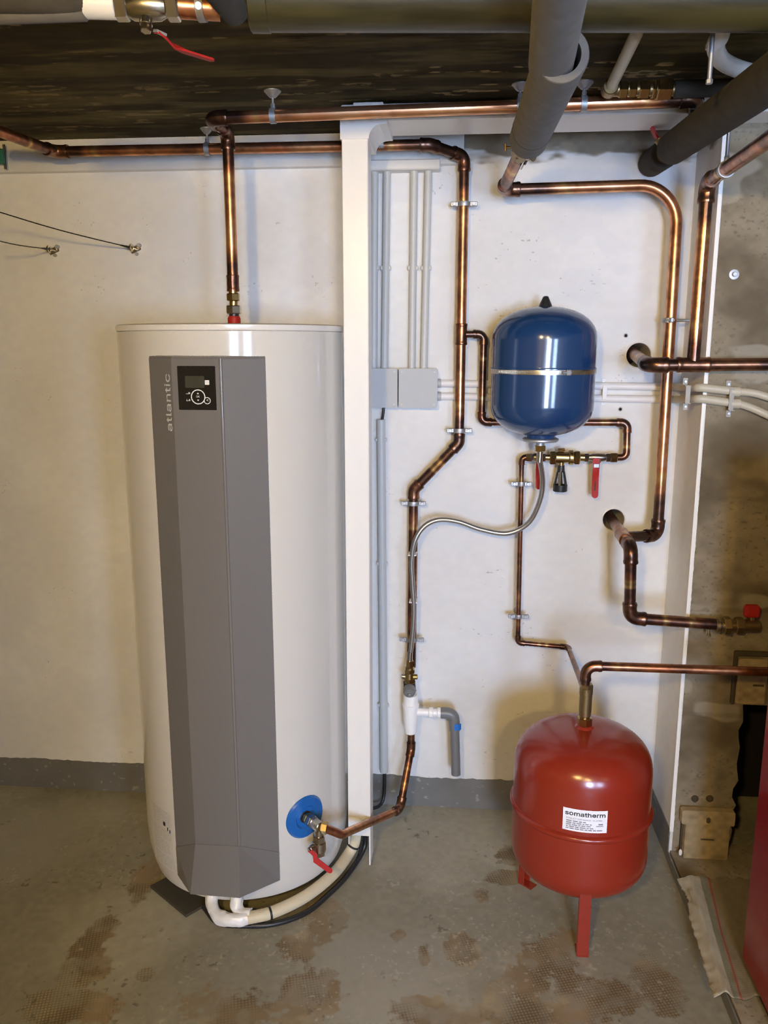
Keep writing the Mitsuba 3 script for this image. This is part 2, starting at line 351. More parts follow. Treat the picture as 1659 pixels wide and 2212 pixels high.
def cu(parent, name, path, r, age, b0=0.0, b1=0.0, n=20, rough=.75, radii=None, step=.008):
    m, c, _ = tube(path, r, n, step, True, copper(age, b0, b1, rough), radii)
    return part(parent, name, m, 'm_copper', True, color=c)
def bulge(r, e=.13):
    """radius profile of a soldered socket: two beads at the ends"""
    def f(t): return r * (1 + e * (np.exp(-((t - .06) / .05)**2) + np.exp(-((t - .94) / .05)**2)) * .6)
    return f
def pipe_run(k, pts, r, ages, bend=None, burn=.07, sock=1.22):
    """pts: (point, kind); kind 'e' soldered elbow, 'b' pulled bend, 'j' straight joint. ages: tarnish of each straight"""
    P = [A(p, float) for p, _ in pts]; K = [q for _, q in pts]; bend = bend or 1.7 * r; n = len(P)
    ages = ages if hasattr(ages, '__len__') else [ages] * (n - 1)
    cur = [P[0]]; fromfit = K[0] == 'f'; si = 0
    for i in range(1, n):
        if i < n - 1 and K[i] in 'eb' :
            R = bend if K[i] == 'e' else (float(K[i][1:]) if len(K[i]) > 1 else 3.2 * r)
        if i == n - 1 or K[i][0] == 'e':
            if i < n - 1: ar = arc(P[i - 1], P[i], P[i + 1], bend); end = ar[0]
            else: end = P[i]
            cu(k, 'tube', cur + [end], r, ages[si], burn if fromfit else 0, burn if (i < n - 1 or K[i] == 'f') else 0)
            if i < n - 1:
                u, w = unit(P[i] - P[i - 1]), unit(P[i + 1] - P[i]); L = 1.25 * r
                cu(k, 'elbow', [ar[0] - u * L] + ar + [ar[-1] + w * L], r * sock, .88, radii=bulge(r * sock), step=.005, rough=.8)
                cur = [ar[-1]]; fromfit = True; si = min(si + 1, len(ages) - 1)
        elif K[i][0] == 'b':
            R = float(K[i][1:]) if len(K[i]) > 1 else 3.2 * r
            cur += arc(P[i - 1], P[i], P[i + 1], R, 14)
        else: cur.append(P[i])
def socket(k, p, d, r, L, name='coupling', age=.8):
    d = unit(d); return cu(k, name, [p - d * L / 2, p + d * L / 2], r, age, radii=bulge(r), step=.004, rough=.8)

# ------------------------------------------------------------------ small hardware
def clamp(label, c, d, r, ear, normal, off, group='pipe clamps on the wall', mat='m_zinc', stud=True):
    """two-part pipe clamp: ring with two ears and screws on a stud from the wall"""
    d, normal = unit(d), unit(normal); ear = unit(ear - d * (ear @ d)); k = thing('pipe_clamp', label, 'pipe clamp', group)
    ri, ro, h = r * 1.03, r + .0028, .013
    ring = lathe([(ri, -h / 2), (ro, -h / 2), (ro + .001, 0), (ro, h / 2), (ri, h / 2), (ri, -h / 2)], c, d, 28)
    part(k, 'ring', ring, mat)
    for s in (-1, 1):
        e = c + ear * s * (ro + .010)
        part(k, 'ear', box(e, ear, normal, d, .022, .009, h, .0015), mat)
        part(k, 'screw', cat(cyl(e + normal * .004, e + normal * .009, .0055, 14), cyl(e - normal * .010, e + normal * .004, .0028, 10)), mat)
    if stud and off > 0: part(k, 'stud', cat(cyl(c - normal * ro, c - normal * off, .004, 10), cyl(c - normal * (off - .003), c - normal * off, .012, 18)), mat)
    return k
def ball_valve(name, label, p0, p1, r, stem_dir, lever_pts, wdir, mat='m_nickel', group=None, lw=.019, nut=True, hexes=((0, .2), (.8, 1))):
    p0, p1 = A(p0, float), A(p1, float); L = np.linalg.norm(p1 - p0); d = (p1 - p0) / L; k = thing(name, label, 'valve', group)
    q = lambda t: p0 + d * L * t
    body = disc_ends(q(.16), q(.84), [(r * .8, 0), (r * .82, L * .06), (r * 1.02, L * .14), (r * 1.08, L * .34), (r * 1.02, L * .54), (r * .82, L * .62), (r * .8, L * .68)], 28)
    part(k, 'body', body, mat)
    for a, b in hexes: part(k, 'hexagon', hexp(q(a), q(b), r * 1.08), mat)
    sd = unit(stem_dir); m = q(.5)
    part(k, 'stem', cat(cyl(m + sd * r * .7, m + sd * r * 1.5, r * .48, 18), hexp(m + sd * r * 1.5, m + sd * r * 1.95, r * .42)), mat)
    part(k, 'lever', ribbon(lever_pts, wdir, lw, .0032), 'm_red_lever', label='red lever')
    return k

# ================================================================== the setting
sC = SZ(1456, 1030)[0]                    # the corner on the right
JD = 0.24                                  # the concrete wall stands this far in front of the white one
sL, sR = -2.6, 2.3
h1, h2 = SZ(1379, 767), SZ(1325, 1122)
rh1, rh2 = .0395, .037
wall = sbox(sL, -.02, sC + .02, CEIL + .05).difference(Point(h1).buffer(rh1, 24)).difference(Point(h2).buffer(rh2, 24))
struct('wall_back', wall_poly(wall, .16, -.16), 'm_wall')
for h, r in ((h1, rh1), (h2, rh2)):
    c = at(h[0], h[1], 0)
    part('wall_back', 'sleeve', lathe([(r - .004, -.20), (r + .001, -.16), (r + .001, .0035), (r - .002, .0045), (r - .004, .003), (r - .004, -.20)], c, N, 40), 'm_pvc', label='white plastic sleeve in the hole through the wall')
    part('wall_back', 'sleeve_bottom', disc_ends(c - N * .21, c - N * .2, [(r, 0), (r, .01)], 32), 'm_soot', False)
sE = sC + .0
# jamb on the right (white), then the concrete wall with the soot hole
struct('wall_right', box(at(sC + .06, CEIL / 2, JD / 2 - .001), EX, UP, N, .12, CEIL + .04, JD), 'm_wall')
s0, z0 = SZ(1574, 1855, JD); s1, z1 = SZ(1655, 1524, JD)
def ragged(x0, x1, y0, y1, k=18, amp=.008):
    pts = [(x0, y0)] + [(x0 + RNG.uniform(-amp, amp), y0 + (y1 - y0) * i / k) for i in range(1, k)] + [(x0, y1)]
    return Polygon(pts + [(x1, y1), (x1, y0)])
hole = ragged(s0, s1 + .12, .035, z1)
conc = sbox(sC + .010, -.02, sR, CEIL + .05).difference(hole)
struct('wall_right_front', wall_poly(conc, .05, JD - .05), 'm_concrete')
pts = [(sC - .0015, z) for z in np.linspace(.10, CEIL, 90)]
edge = Polygon(pts + [(sC + .0035 + .008 * meshkit.fbm(A([[z * 9, 3.0, 0]]), 4)[0] + .0015 * random.random(), z) for z in np.linspace(CEIL, .10, 240)])
part('wall_right', 'plaster_edge', wall_poly(edge, .004, JD - .002), 'm_edge', False, label='white ragged plaster edge against the concrete')
hb = hole.bounds
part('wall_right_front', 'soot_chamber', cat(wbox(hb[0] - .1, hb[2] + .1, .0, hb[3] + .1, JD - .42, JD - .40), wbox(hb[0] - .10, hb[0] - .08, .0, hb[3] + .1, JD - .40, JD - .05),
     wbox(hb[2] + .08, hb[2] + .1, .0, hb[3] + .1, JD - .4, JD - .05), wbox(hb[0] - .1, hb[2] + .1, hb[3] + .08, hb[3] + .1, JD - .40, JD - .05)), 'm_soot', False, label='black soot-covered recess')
for px, py in ((1501, 1725), (1533, 1725)):
    c = W(px, py, JD); part('wall_right_front', 'plug', lathe([(0, .001), (.006, .001), (.007, .003), (.0105, .0025), (.0115, -.002)], c, N, 20), 'm_slot')
c = W(1585, 593, JD); part('wall_right_front', 'anchor_bolt', cat(cyl(c, c + N * .012, .006, 12), lathe([(0, .004), (.013, .003), (.014, 0)], c, N, 18)), 'm_zinc')
# floor, ledge, ceiling, hidden walls
struct('floor', box([0, 0, -.05], A([1, 0, 0.]), A([0, 1, 0.]), UP, 6.4, 6.4, .1), 'm_floor')
ledge_c = at((sC + sR) / 2 + .005, .0175, JD + 1.5)
struct('floor_ledge', box(ledge_c, EX, UP, N, sR - sC, .035, 3.0), 'm_concrete', label='raised concrete floor on the right')
struct('ceiling', box([0, 0, CEIL + .05], A([1, 0, 0.]), A([0, 1, 0.]), UP, 6.4, 6.4, .1), 'm_ceiling')
bt = [(sL, 0)] + [(sC, 0)] + [(sC - (sC - sL) * i / 260, .109 + RNG.uniform(-.0022, .0022) + .002 * math.sin(i * .21)) for i in range(261)]
struct('baseboard_back', wall_poly(Polygon(bt), .0025, 0), 'm_base')
jb = at(sC, 0, 0)
struct('baseboard_right', cat(box(jb + N * JD / 2 + UP * .055 - EX * .001, N, UP, EX, JD + .004, .11, .003), box(at(sC - .001, .016, JD + 1.2), N, UP, EX, 2.4, .034, .004)), 'm_base')
zB = .5 * (SZ(0, 378, .03)[1] + SZ(735, 352, .03)[1])
struct('trim_1', wbox(sL, SZ(1002, 345, .03)[0], zB, CEIL + .01, 0, .03), 'm_beam', label='white painted beam along the top of the back wall')
XL, XR, YB = -2.35, 2.25, -2.5
struct('wall_left', box([XL - .05, .2, CEIL / 2], A([1, 0, 0.]), A([0, 1, 0.]), UP, .1, 6, CEIL + .1), 'm_room')
struct('wall_right_side', box([XR + .05, 0, CEIL / 2], A([1, 0, 0.]), A([0, 1, 0.]), UP, .1, 6, CEIL + .1), 'm_room')
struct('wall_partition', box([-.10, (YB - .38) / 2, CEIL / 2], A([1, 0, 0.]), A([0, 1, 0.]), UP, .1, -.38 - YB, CEIL + .02), 'm_room')
fw = sbox(XL, 0, XR, CEIL)
for x0, x1, za, zb, _ in WINDOWS: fw = fw.difference(sbox(x0, za, x1, zb))
struct('wall_front', extrude(fw, .1, [0, YB - .1, 0], A([1, 0, 0.]), UP, A([0, 1.0, 0])), 'm_room')
for i, (x0, x1, za, zb, rad) in enumerate(WINDOWS):
    k = struct(f'window_{i+1}', cat(*[box([x, YB - .03, (za + zb) / 2], A([1, 0, 0.]), A([0, 1, 0.]), UP, .04, .04, zb - za) for x in np.linspace(x0, x1, 2 + int((x1 - x0) > 1))],
                                    *[box([(x0 + x1) / 2, YB - .03, z], A([1, 0, 0.]), A([0, 1, 0.]), UP, x1 - x0, .04, .04) for z in (za, zb)]), 'm_pvc', label='frosted daylight window behind the camera')
    v = A([(x0, YB - .06, za), (x1, YB - .06, za), (x1, YB - .06, zb), (x0, YB - .06, zb)])
    scene[k + '__pane'] = mikit.ply((v[::-1], A([(0, 1, 2), (0, 2, 3)])), 'm_label', False, emitter={'type': 'area', 'radiance': {'type': 'rgb', 'value': list(rad)}})
for p, r, rad in LAMPS:
    k = thing('ceiling_lamp', f'round globe lamp under the ceiling {"behind the camera on the right" if p[0] > 0 else "above the camera"}', 'lamp')
    g = trimesh.creation.icosphere(3, r); g.apply_translation(p)
    scene[k + '__globe'] = mikit.ply(g, 'm_label', True, emitter={'type': 'area', 'radiance': {'type': 'rgb', 'value': list(rad)}})
    part(k, 'base', cyl([p[0], p[1], CEIL], [p[0], p[1], p[2] + r * .8], .05, 24), 'm_pvc')

# ================================================================== water heater
HX, HY, HR = -.412, 2.292, .300
k = thing('water_heater', 'tall white cylindrical water heater with grey faceted front panel', 'water heater')
HB, HT = .045, SZ(500, 712, 0)[1]
HT = U(500, 713, HY - HR)[2]
prof = [(0, HB + .02), (HR - .045, HB + .02), (HR - .04, HB), (HR - .020, HB + .004), (HR - .012, HB + .03), (HR - .004, HB + .075), (HR, HB + .13), (HR, HT - .002), (HR - .003, HT)]
part(k, 'shell', lathe(prof, [HX, HY, 0], n=120), 'm_shell')
part(k, 'lid', lathe([(HR - .01, HT), (HR + .001, HT), (HR + .003, HT + .003), (HR + .003, HT + .013), (HR - .002, HT + .016), (0, HT + .017)], [HX, HY, 0], n=120), 'm_lid', label='cream white lid')
for a in (200, 320, 80):
    c = A([HX + .2 * math.cos(math.radians(a)), HY + .2 * math.sin(math.radians(a)), 0]); part(k, 'foot', cyl(c, c + UP * (HB + .03), .028, 20), 'm_black')
# front panel: four vertical edges, a lower apron and a bevelled foot
def hc(px, py, dr_): return Cyl(px, py, HX, HY, HR + dr_)
def ang(p): return math.atan2(p[0] - HX, -(p[1] - HY))
def hp(a, z, r): return A([HX + r * math.sin(a), HY - r * math.cos(a), z])
aa = [.5 * (ang(hc(x0_, 775, e)) + ang(hc(x1_, 1700, e))) for x0_, x1_, e in ((321, 372.5, .004), (370, 415, .022), (476, 511.5, .024), (574.5, 598.5, .004))]
rr = [HR + .003, HR + .022, HR + .024, HR + .003]
ztop = [hc(321, 768, .004)[2], hc(371, 770, .022)[2], hc(477, 772, .024)[2], hc(575, 770, .004)[2]]
zmid = [hc(381, 1829, .004)[2], hc(421, 1822, .022)[2], hc(514, 1827, .024)[2], hc(601, 1841, .004)[2]]
zlow = [hc(380, 1889, .004)[2], hc(424, 1934, .060)[2], hc(516, 1940, .062)[2], hc(601, 1903, .004)[2]]
def facets(rows):
    """rows of the four outline points, top row first -> a skin with flat facets"""
    V, f = [], []
    for i in range(len(rows) - 1):
        for j in range(3):
            a, b, c, d = rows[i][j], rows[i][j + 1], rows[i + 1][j + 1], rows[i + 1][j]
            kk = len(V); V += [a, d, c, b]; f += [(kk, kk + 1, kk + 2), (kk, kk + 2, kk + 3)]
    return V, f
zt = float(np.mean(ztop))
r_in = [hp(a, zt + .003, HR - .006) for a in aa]; r_t = [hp(a, zt, r - .002) for a, r in zip(aa, rr)]; r_t2 = [hp(a, zt - .006, r) for a, r in zip(aa, rr)]
r_m = [hp(a, z, r) for a, z, r in zip(aa, zmid, rr)]
V, f = facets([r_in, r_t, r_t2, r_m])
for j in (0, 3):   # closed sides
    a, b, c, d = hp(aa[j], zt, HR - .01), r_t2[j], r_m[j], hp(aa[j], zmid[j], HR - .01); kk = len(V); V += [a, b, c, d]; f += [(kk, kk + 1, kk + 2), (kk, kk + 2, kk + 3)]
pk = part(k, 'front_panel', trimesh.Trimesh(A(V), f, process=False), 'm_panel', False, label='dark grey faceted front panel')
for j in (2,):     # the ridge between two facets catches the light
    part(pk, 'ridge', tube([hp(aa[j], zt - .004, rr[j] - .0018), hp(aa[j], zmid[j], rr[j] - .0018)], .0042, 20, .05)[0], 'm_ridge', True)
rl = [HR + .004, HR + .047, HR + .05, HR + .004]
r_l = [hp(a, z, r - .0) for a, z, r in zip(aa, zlow, [HR + .003, HR + .060, HR + .062, HR + .003])]
r_m2 = [hp(a, z - .0015, r + .0012) for a, z, r in zip(aa, zmid, rr)]
r_back = [hp(a, z - .003, HR - .02) for a, z in zip(aa, zlow)]
V, f = facets([[p - UP * 0 for p in [hp(a, z, r - .001) for a, z, r in zip(aa, zmid, rr)]], r_m2, r_l, r_back])
part(k, 'apron', trimesh.Trimesh(A(V), f, process=False), 'm_panel', False, label='lower grey apron of the front panel')
# control display on the middle facet
pa, pb = hp(aa[1], 0, rr[1]), hp(aa[2], 0, rr[2]); fx = unit(pb - pa); fn = unit(np.cross(fx, UP)); fn = fn if fn[1] < 0 else -fn
def on_facet(px, py, lift=0.0, q=pa, nn=fn):
    r = ray(px, py); return EYE + r * (nn @ (q - EYE)) / (nn @ r) + nn * lift
tl, tr, br = on_facet(383, 790), on_facet(465, 791), on_facet(469, 886)
cw, chh = np.linalg.norm((tr - tl)[:2]), tr[2] - br[2]; cc = .25 * (tl + tr + br + on_facet(387, 885))
ck = part(k, 'control_panel', box(cc + fn * .0015, fx, UP, fn, cw, chh, .003, .001), 'm_black_gloss', False, label='black square control display')
def cp(u, v, lift=.0031): return cc + fx * u * cw + UP * v * chh + fn * lift
part(ck, 'screen', box(cp(-.05, .14), fx, UP, fn, .50 * cw, .27 * chh, .0006), 'm_lcd', False, label='dark green screen')
part(ck, 'button', extrude(sbox(-.05 * cw, -.045 * chh, .05 * cw, .045 * chh).buffer(.0008), .0008, cp(.28, .13), fx, UP, fn), 'm_white_print', False)
def ring2(c, r0, r1, h=.0007): return extrude(Point(0, 0).buffer(r1, 24).difference(Point(0, 0).buffer(r0, 24)), h, c, fx, UP, fn)
part(ck, 'dial_ring', ring2(cp(.03, -.20), .165 * cw, .19 * cw), 'm_white_print', False)
part(ck, 'return_button_ring', ring2(cp(.265, -.285), .072 * cw, .09 * cw), 'm_white_print', False)
part(ck, 'dial_marks', cat(extrude(Polygon([(-.0028, 0), (.0028, 0), (0, .0036)]), .0006, cp(.025, -.135), fx, UP, fn), extrude(Polygon([(-.0028, 0), (0, -.0036), (.0028, 0)]), .0006, cp(.025, -.262), fx, UP, fn),
     text_on('OK', .0085, cp(-.02, -.215), fx, UP, fn), text_on('<', .005, cp(.245, -.30), fx, UP, fn)), 'm_white_print', False)
part(ck, 'icons', cat(*[box(cp(-.235 + dx, y), fx, UP, fn, w_, h_, .0004) for y, dx, w_, h_ in ((-.13, 0, .011, .0014), (-.115, .03, .004, .004), (-.29, 0, .011, .0012), (-.27, .03, .003, .004), (-.275, -.04, .0012, .005))]), 'm_print', False)
# logo on the left facet, reading upwards
pq = hp(aa[0], 0, rr[0]); gx = unit(pa - pq); gn = unit(np.cross(gx, UP)); gn = gn if gn[1] < 0 else -gn
lo_ = on_facet(374, 932, .0006, pa, gn); hi_ = on_facet(369, 808, .0006, pa, gn)
part(pk, 'logo', text_on('atlantic', hi_[2] - lo_[2], lo_ - gx * .0015, UP, -gx, gn, .0005, height=.021), 'm_print', False, label='light grey lettering atlantic')
# sticker low on the left of the shell
sa0, sa1 = ang(hc(331, 1760, .0)), ang(hc(372, 1800, .0)); zs0, zs1 = hc(352, 1880, 0)[2] + .02, hc(352, 1762, 0)[2] + .02
def curved(a0, a1, za, zb, R, thick=.0006, n=14):
    A_ = np.linspace(a0, a1, n); V = [hp(a, z, R + thick) for z in (za, zb) for a in A_]; f = []
    for j in range(n - 1): f += [(j, j + 1, n + j + 1), (j, n + j + 1, n + j)]
    return trimesh.Trimesh(A(V), f, process=False)
stk = part(k, 'sticker', curved(sa0, sa1, zs0, zs1, HR), 'm_sticker', True, label='pale data sticker with small print')
lines = []
for i in range(34):
    z = zs1 - .006 - (zs1 - zs0 - .012) * i / 33
    if i in (9, 10, 17, 26): continue
    a = sa0 + .03
    while a < sa1 - .04:
        w_ = RNG.uniform(.02, .09); lines.append(curved(a, min(a + w_, sa1 - .02), z, z + .0022, HR, .0009, 3)); a += w_ + .015
part(stk, 'small_print', cat(*lines), 'm_sticker_ink', False)
pz = zs1 - (zs1 - zs0) * .27
part(stk, 'marks', cat(curved(sa0 + .62 * (sa1 - sa0), sa0 + .72 * (sa1 - sa0), pz, pz + .012, HR, .0012, 3), curved(sa0 + .80 * (sa1 - sa0), sa0 + .84 * (sa1 - sa0), pz - .010, pz, HR, .0012, 3),
     curved(sa0 + .90 * (sa1 - sa0), sa0 + .94 * (sa1 - sa0), pz - .014, pz - .004, HR, .0012, 3)), 'm_ink', False)
# hot outlet: red collar on the lid, unions and the copper riser
hx = U(497, 440, HY); HP = A([hx[0], hx[1], 0])
def hz(py): return U(505, py, HP[1])[2]
part(k, 'collar', lathe([(.017, HT + .010), (.0175, hz(688)), (.0145, hz(683))], HP, n=24), 'm_red_lever', label='red collar on the hot outlet')
part(k, 'outlet', cyl(HP + UP * hz(690), HP + UP * hz(672), .0135), 'm_black')
# cold inlet: blue escutcheon low on the right
rc = hc(660, 1764, .0); ra = ang(rc); rn = A([math.sin(ra), -math.cos(ra), 0]); rt = A([math.cos(ra), math.sin(ra), 0])
def wrap(m, lift):   # bend a flat patch (x around, y up) round the shell
    v = m.vertices; a = ra + v[:, 0] / HR; R = HR + lift + v[:, 2]
    return trimesh.Trimesh(np.stack([HX + R * np.sin(a), HY - R * np.cos(a), rc[2] + v[:, 1]], 1), m.faces, process=False)
def ringpatch(r0, r1, h, h0=None, nr=6, n=48):
    V, f = [], []
    for i in range(nr + 1):
        r = r0 + (r1 - r0) * i / nr; zz = h if 0 < i < nr else 0
        for j in range(n): V.append((r * math.cos(2 * math.pi * j / n), r * math.sin(2 * math.pi * j / n), zz))
    for i in range(nr):
        for j in range(n):
            a, b, c, d = i * n + j, i * n + (j + 1) % n, (i + 1) * n + (j + 1) % n, (i + 1) * n + j; f += [(a, d, c), (a, c, b)]
    return trimesh.Trimesh(A(V), f, process=False)
ek = part(k, 'escutcheon', wrap(ringpatch(.0285, .0615, .006), .001), 'm_blue_plastic', 40, label='round blue plastic ring around the cold inlet')
part(ek, 'cup', wrap(ringpatch(.0170, .0290, .0004, nr=3), .0008), 'm_blue_plastic', True)
part(ek, 'hole', wrap(ringpatch(.0, .0175, .0003, nr=3), .0010), 'm_black', True)

# hot-water copper line: heater riser, then along under the ceiling to the right
zA = W(800, 241, .45)[2]
k = thing('copper_pipe', 'long bright copper pipe hanging under the ceiling and dropping into the heater top', 'pipe')
q0 = W(452, 256, .45); zA = q0[2]; q1 = W(1506, 214, .45); q1[2] = W(1500, 215, .45)[2]
end = q1 - N * .10 + EX * .02
pipe_run(k, [(end, 'f'), (q1, 'e'), (q0, 'e'), (A([HP[0], HP[1], zA - .002]), 'e'), (HP + UP * hz(612), 'f')], .0148, [.7, .12, .75, .16], burn=.09)
socket(k, HP + UP * hz(612), UP, .0165, .042)
k = thing('pipe_union', 'brass and chrome union nut between copper riser and heater top', 'pipe fitting')
part(k, 'hexagon', hexp(HP + UP * hz(634), HP + UP * hz(650), .0185), 'm_brass')
part(k, 'adapter', cat(cyl(HP + UP * hz(622), HP + UP * hz(636), .0125), cyl(HP + UP * hz(650), HP + UP * hz(664), .0115)), 'm_brass')
part(k, 'nut', hexp(HP + UP * hz(660), HP + UP * hz(678), .0205), 'm_nickel')

# ================================================================== pipes on the right wall
k = thing('copper_pipe', 'copper pipe crossing behind the white post, elbowing down the wall to the drain siphon', 'pipe')
b0 = W(118, 328, .12); b1 = W(735, 317, .12); zb = .5 * (b0[2] + b1[2]); far = Zp(-60, 262, b0[2])
RISE = [(W(1003, 338, .055), 'e'), (W(991.5, 957, .055), 'e'), (W(893.5, 1058, .055), 'e'), (W(888.5, 1440, .06), 'f')]
pipe_run(k, [(far, 'x'), (b0, 'e'), (W(928, 312.5, .12), 'e')] + RISE, .0148, [.72, .42, .9, .46, .72, .72], burn=.10)
tee = W(996.5, 722, .055); socket(k, tee, RISE[1][0] - RISE[0][0], .0172, .062, 'tee')
k = thing('copper_pipe', 'thin copper branch looping behind the blue tank to the red levered valve', 'pipe')
y0 = .05
pipe_run(k, [(tee, 'f'), (W(1045, 722, y0), 'e'), (W(1040, 912, y0), 'e'), (W(1355, 913, y0), 'e'), (W(1353, 988, .06), 'b.03'), (W(1329, 988, .06), 'x')], .0105, [.9, .8, .6, .8], burn=.05)
k = thing('copper_pipe', 'thinnest copper pipe running down from the valve row to the red tank fitting', 'pipe')
RTX, RTY, RTR = .532, 2.030, .181
pipe_run(k, [(W(1150, 988, .06), 'x'), (W(1127, 988, .06), 'e'), (W(1118.5, 1388, .06), 'e'), (W(1227, 1398, .06), 'e'), (U(1259, 1482, RTY + .01), 'x')], .0078, [.8, .72, .75, .75], burn=.05)

k = thing('copper_pipe', 'copper pipe with wide curved bend running down beside the right wall corner', 'pipe')
OF = .285; _a, _b = W(1312, 1108, -.10), W(1363, 1183, OF)
TQ = _a + (_b - _a) * min(np.linspace(0, 1, 500), key=lambda t: abs(proj(_a + (_b - _a) * t)[1] - 1160))
e0 = W(1086, 411, .12); INS1 = U(1130, 318, 2.10)
pipe_run(k, [(INS1, 'x'), (e0 + UP * .001, 'e'), (W(1466, 398, .09), 'b.105'), (W(1420, 1157, .10), 'e'), (TQ, 'f')], .0160, [.6, .30, .86], burn=.14)
k = thing('copper_pipe', 'dark copper pipe leaving the lower wall hole, dropping and turning right to the brass valve', 'pipe')
OF = .285
pipe_run(k, [(W(1312, 1108, -.10), 'x'), (W(1363, 1183, OF), 'e'), (W(1360, 1335, OF), 'e'), (W(1552, 1349, OF), 'f')], .0160, [.72, .86, .76], burn=.07)
d_ = W(1363, 1183, OF) - W(1312, 1108, -.10); socket(k, TQ, d_, .0192, .075, 'tee', .6)
k = thing('copper_pipe', 'dark copper pipe leaving the upper wall hole and running right past the concrete wall', 'pipe')
g1 = W(1400, 789, OF)
pipe_run(k, [(W(1360, 757, -.12), 'x'), (g1, 'e'), (W(1900, 785, OF), 'x')], .0168, [.6, .72], burn=.10)
gt = W(1497, 788, OF); socket(k, gt, EX, .0195, .085, 'tee')
k = thing('copper_pipe', 'copper pipe dropping along the concrete edge into the pipe from the upper hole', 'pipe')
gu = W(1528, 394, OF); go = Zp(1760, 232, gu[2])
pipe_run(k, [(gt, 'f'), (gu, 'e'), (go, 'x')], .0168, [.36, .60], burn=.10)
k = thing('copper_pipe', 'copper pipe leaving the red tank fitting and running right behind the red boiler', 'pipe')
r0 = U(1265, 1438, RTY)
pipe_run(k, [(U(1264, 1486, RTY), 'f'), (r0, 'e'), (r0 + EX * .75 , 'x')], .0118, [.8, .52], bend=.026, burn=.05)

# valve row under the blue tank ---------------------------------------------------------
def rowp(px, y=988, off=.06): return W(px, y, off)
PX = 2.46 / F
k = ball_valve('ball_valve', 'nickel ball valve with hanging red lever at right of the brass valve row', rowp(1322), rowp(1262), .0128, N + UP * -.5,
               [rowp(1288, 990, .085), rowp(1288, 1006, .086), rowp(1287, 1020, .086), rowp(1286, 1034, .075), rowp(1285, 1076, .075)], EX, lw=.0195, hexes=((0, .22), (.84, 1)))
part(k, 'nut', hexp(rowp(1318), rowp(1333), .0155), 'm_brass')
part(k, 'lever_strap', box(rowp(1288, 1006, .0862), EX, UP, N, .017, .012, .006, .001), 'm_zinc')
part(k, 'lever_mark', box(rowp(1285.5, 1050, .0772), EX, UP, N, .0035, .028, .0008), 'm_slot')
k = thing('backflow_preventer', 'brass backflow preventer with black slotted funnel below the blue tank', 'valve')
part(k, 'nipple', cyl(rowp(1176), rowp(1190), .010), 'm_brass'); part(k, 'nipple', cyl(rowp(1250), rowp(1264), .012), 'm_brass')
part(k, 'body', cat(cyl(rowp(1199), rowp(1230), .0175, 28), cyl(rowp(1212, 974), rowp(1212, 968), .012, 6), cyl(rowp(1212, 994), rowp(1212, 1010), .009)), 'm_brass')
part(k, 'flange', cyl(rowp(1228), rowp(1239), .0225, 32), 'm_brass')
for a, b in ((1187, 1200), (1240, 1252)): part(k, 'nut', hexp(rowp(a), rowp(b), .0225), 'm_brass')
fz = [rowp(1211, y)[2] for y in (1005, 1018, 1047, 1061)]; fc = A([*rowp(1211, 1030)[:2], 0])
fk = part(k, 'funnel', lathe([(0, fz[0]), (.0105, fz[0]), (.0115, fz[1]), (.010, fz[1] - .002), (0, fz[1] - .002)][::-1], fc, n=24), 'm_black', label='black slotted discharge funnel')
part(fk, 'cup', lathe([(.0205, fz[3]), (.0215, fz[3] + .002), (.0215, fz[2]), (.0195, fz[2]), (.0190, fz[3] + .002), (.0, fz[3] + .004), (0, fz[3]), (.0205, fz[3])], fc, n=32), 'm_black')
for i in range(6):
    a = i * math.pi / 3 + .2; u = A([math.cos(a), math.sin(a), 0]); part(fk, 'rib', ribbon([fc + u * .0108 + UP * fz[1], fc + u * .0195 + UP * (fz[2] - .001)], np.cross(u, UP), .006, .0025, False), 'm_black', False)
k = ball_valve('ball_valve', 'small nickel ball valve behind the braided hose, red lever hanging', rowp(1143), rowp(1178), .0122, N, 
               [rowp(1164, 990, .082), rowp(1164, 1004, .084), rowp(1163, 1016, .075), rowp(1163, 1057, .075)], EX, lw=.016)
part(k, 'nut', hexp(rowp(1136), rowp(1146), .0125), 'm_brass')

# blue expansion tank ------------------------------------------------------------------
BTX, BTR = None, .1455
wall_y = lambda x: YW - KW * x
bc = U(1173, 800, 2.375); BTX, BTY = bc[0], bc[1]
zt_, zb_ = U(1173, 662, BTY)[2], U(1173, 938, BTY)[2]; zs = U(1173, 735, BTY)[2]
k = thing('expansion_tank', 'blue wall-hung expansion tank with a metal strap', 'expansion tank')
def dome(R, z0, z1, n=16, p=2.25, up=True):
    out = []
    for i in range(n + 1):
        t = i / n * math.pi / 2; r = R * abs(math.cos(t))**(2 / p); h = abs(math.sin(t))**(2 / p); out.append((r, z0 + (z1 - z0) * h))
    return out
zlow_ = U(1173, 872, BTY)[2]; zband = U(1173, 801, BTY)[2]
low = dome(BTR, zlow_, zb_ - .004, 16)[::-1]; top = dome(BTR, zs, zt_, 16)
low = [(max(r, .045), z) for r, z in low if r > .045] 
prof = [(0, low[0][1] - .001), (.045, low[0][1])] + low + [(BTR, zband + .004), (BTR + .0025, zband + .006), (BTR + .0025, zband + .009), (BTR, zband + .012)] + top
part(k, 'shell', lathe(prof, [BTX, BTY, 0], n=96), 'm_blue_tank', 50)
part(k, 'seam', lathe([(BTR - .001, zband + .0055), (BTR + .0028, zband + .0065), (BTR + .0028, zband + .0095), (BTR - .001, zband + .0105)], [BTX, BTY, 0], n=96), 'm_blue_tank', 50)
part(k, 'cap', lathe([(.019, zt_ - .004), (.0175, zt_ + .004), (.0075, zt_ + .026), (.005, zt_ + .028), (0, zt_ + .0285)], [BTX, BTY, 0], n=32), 'm_black', label='black rubber valve cap on top')
zn = low[0][1]
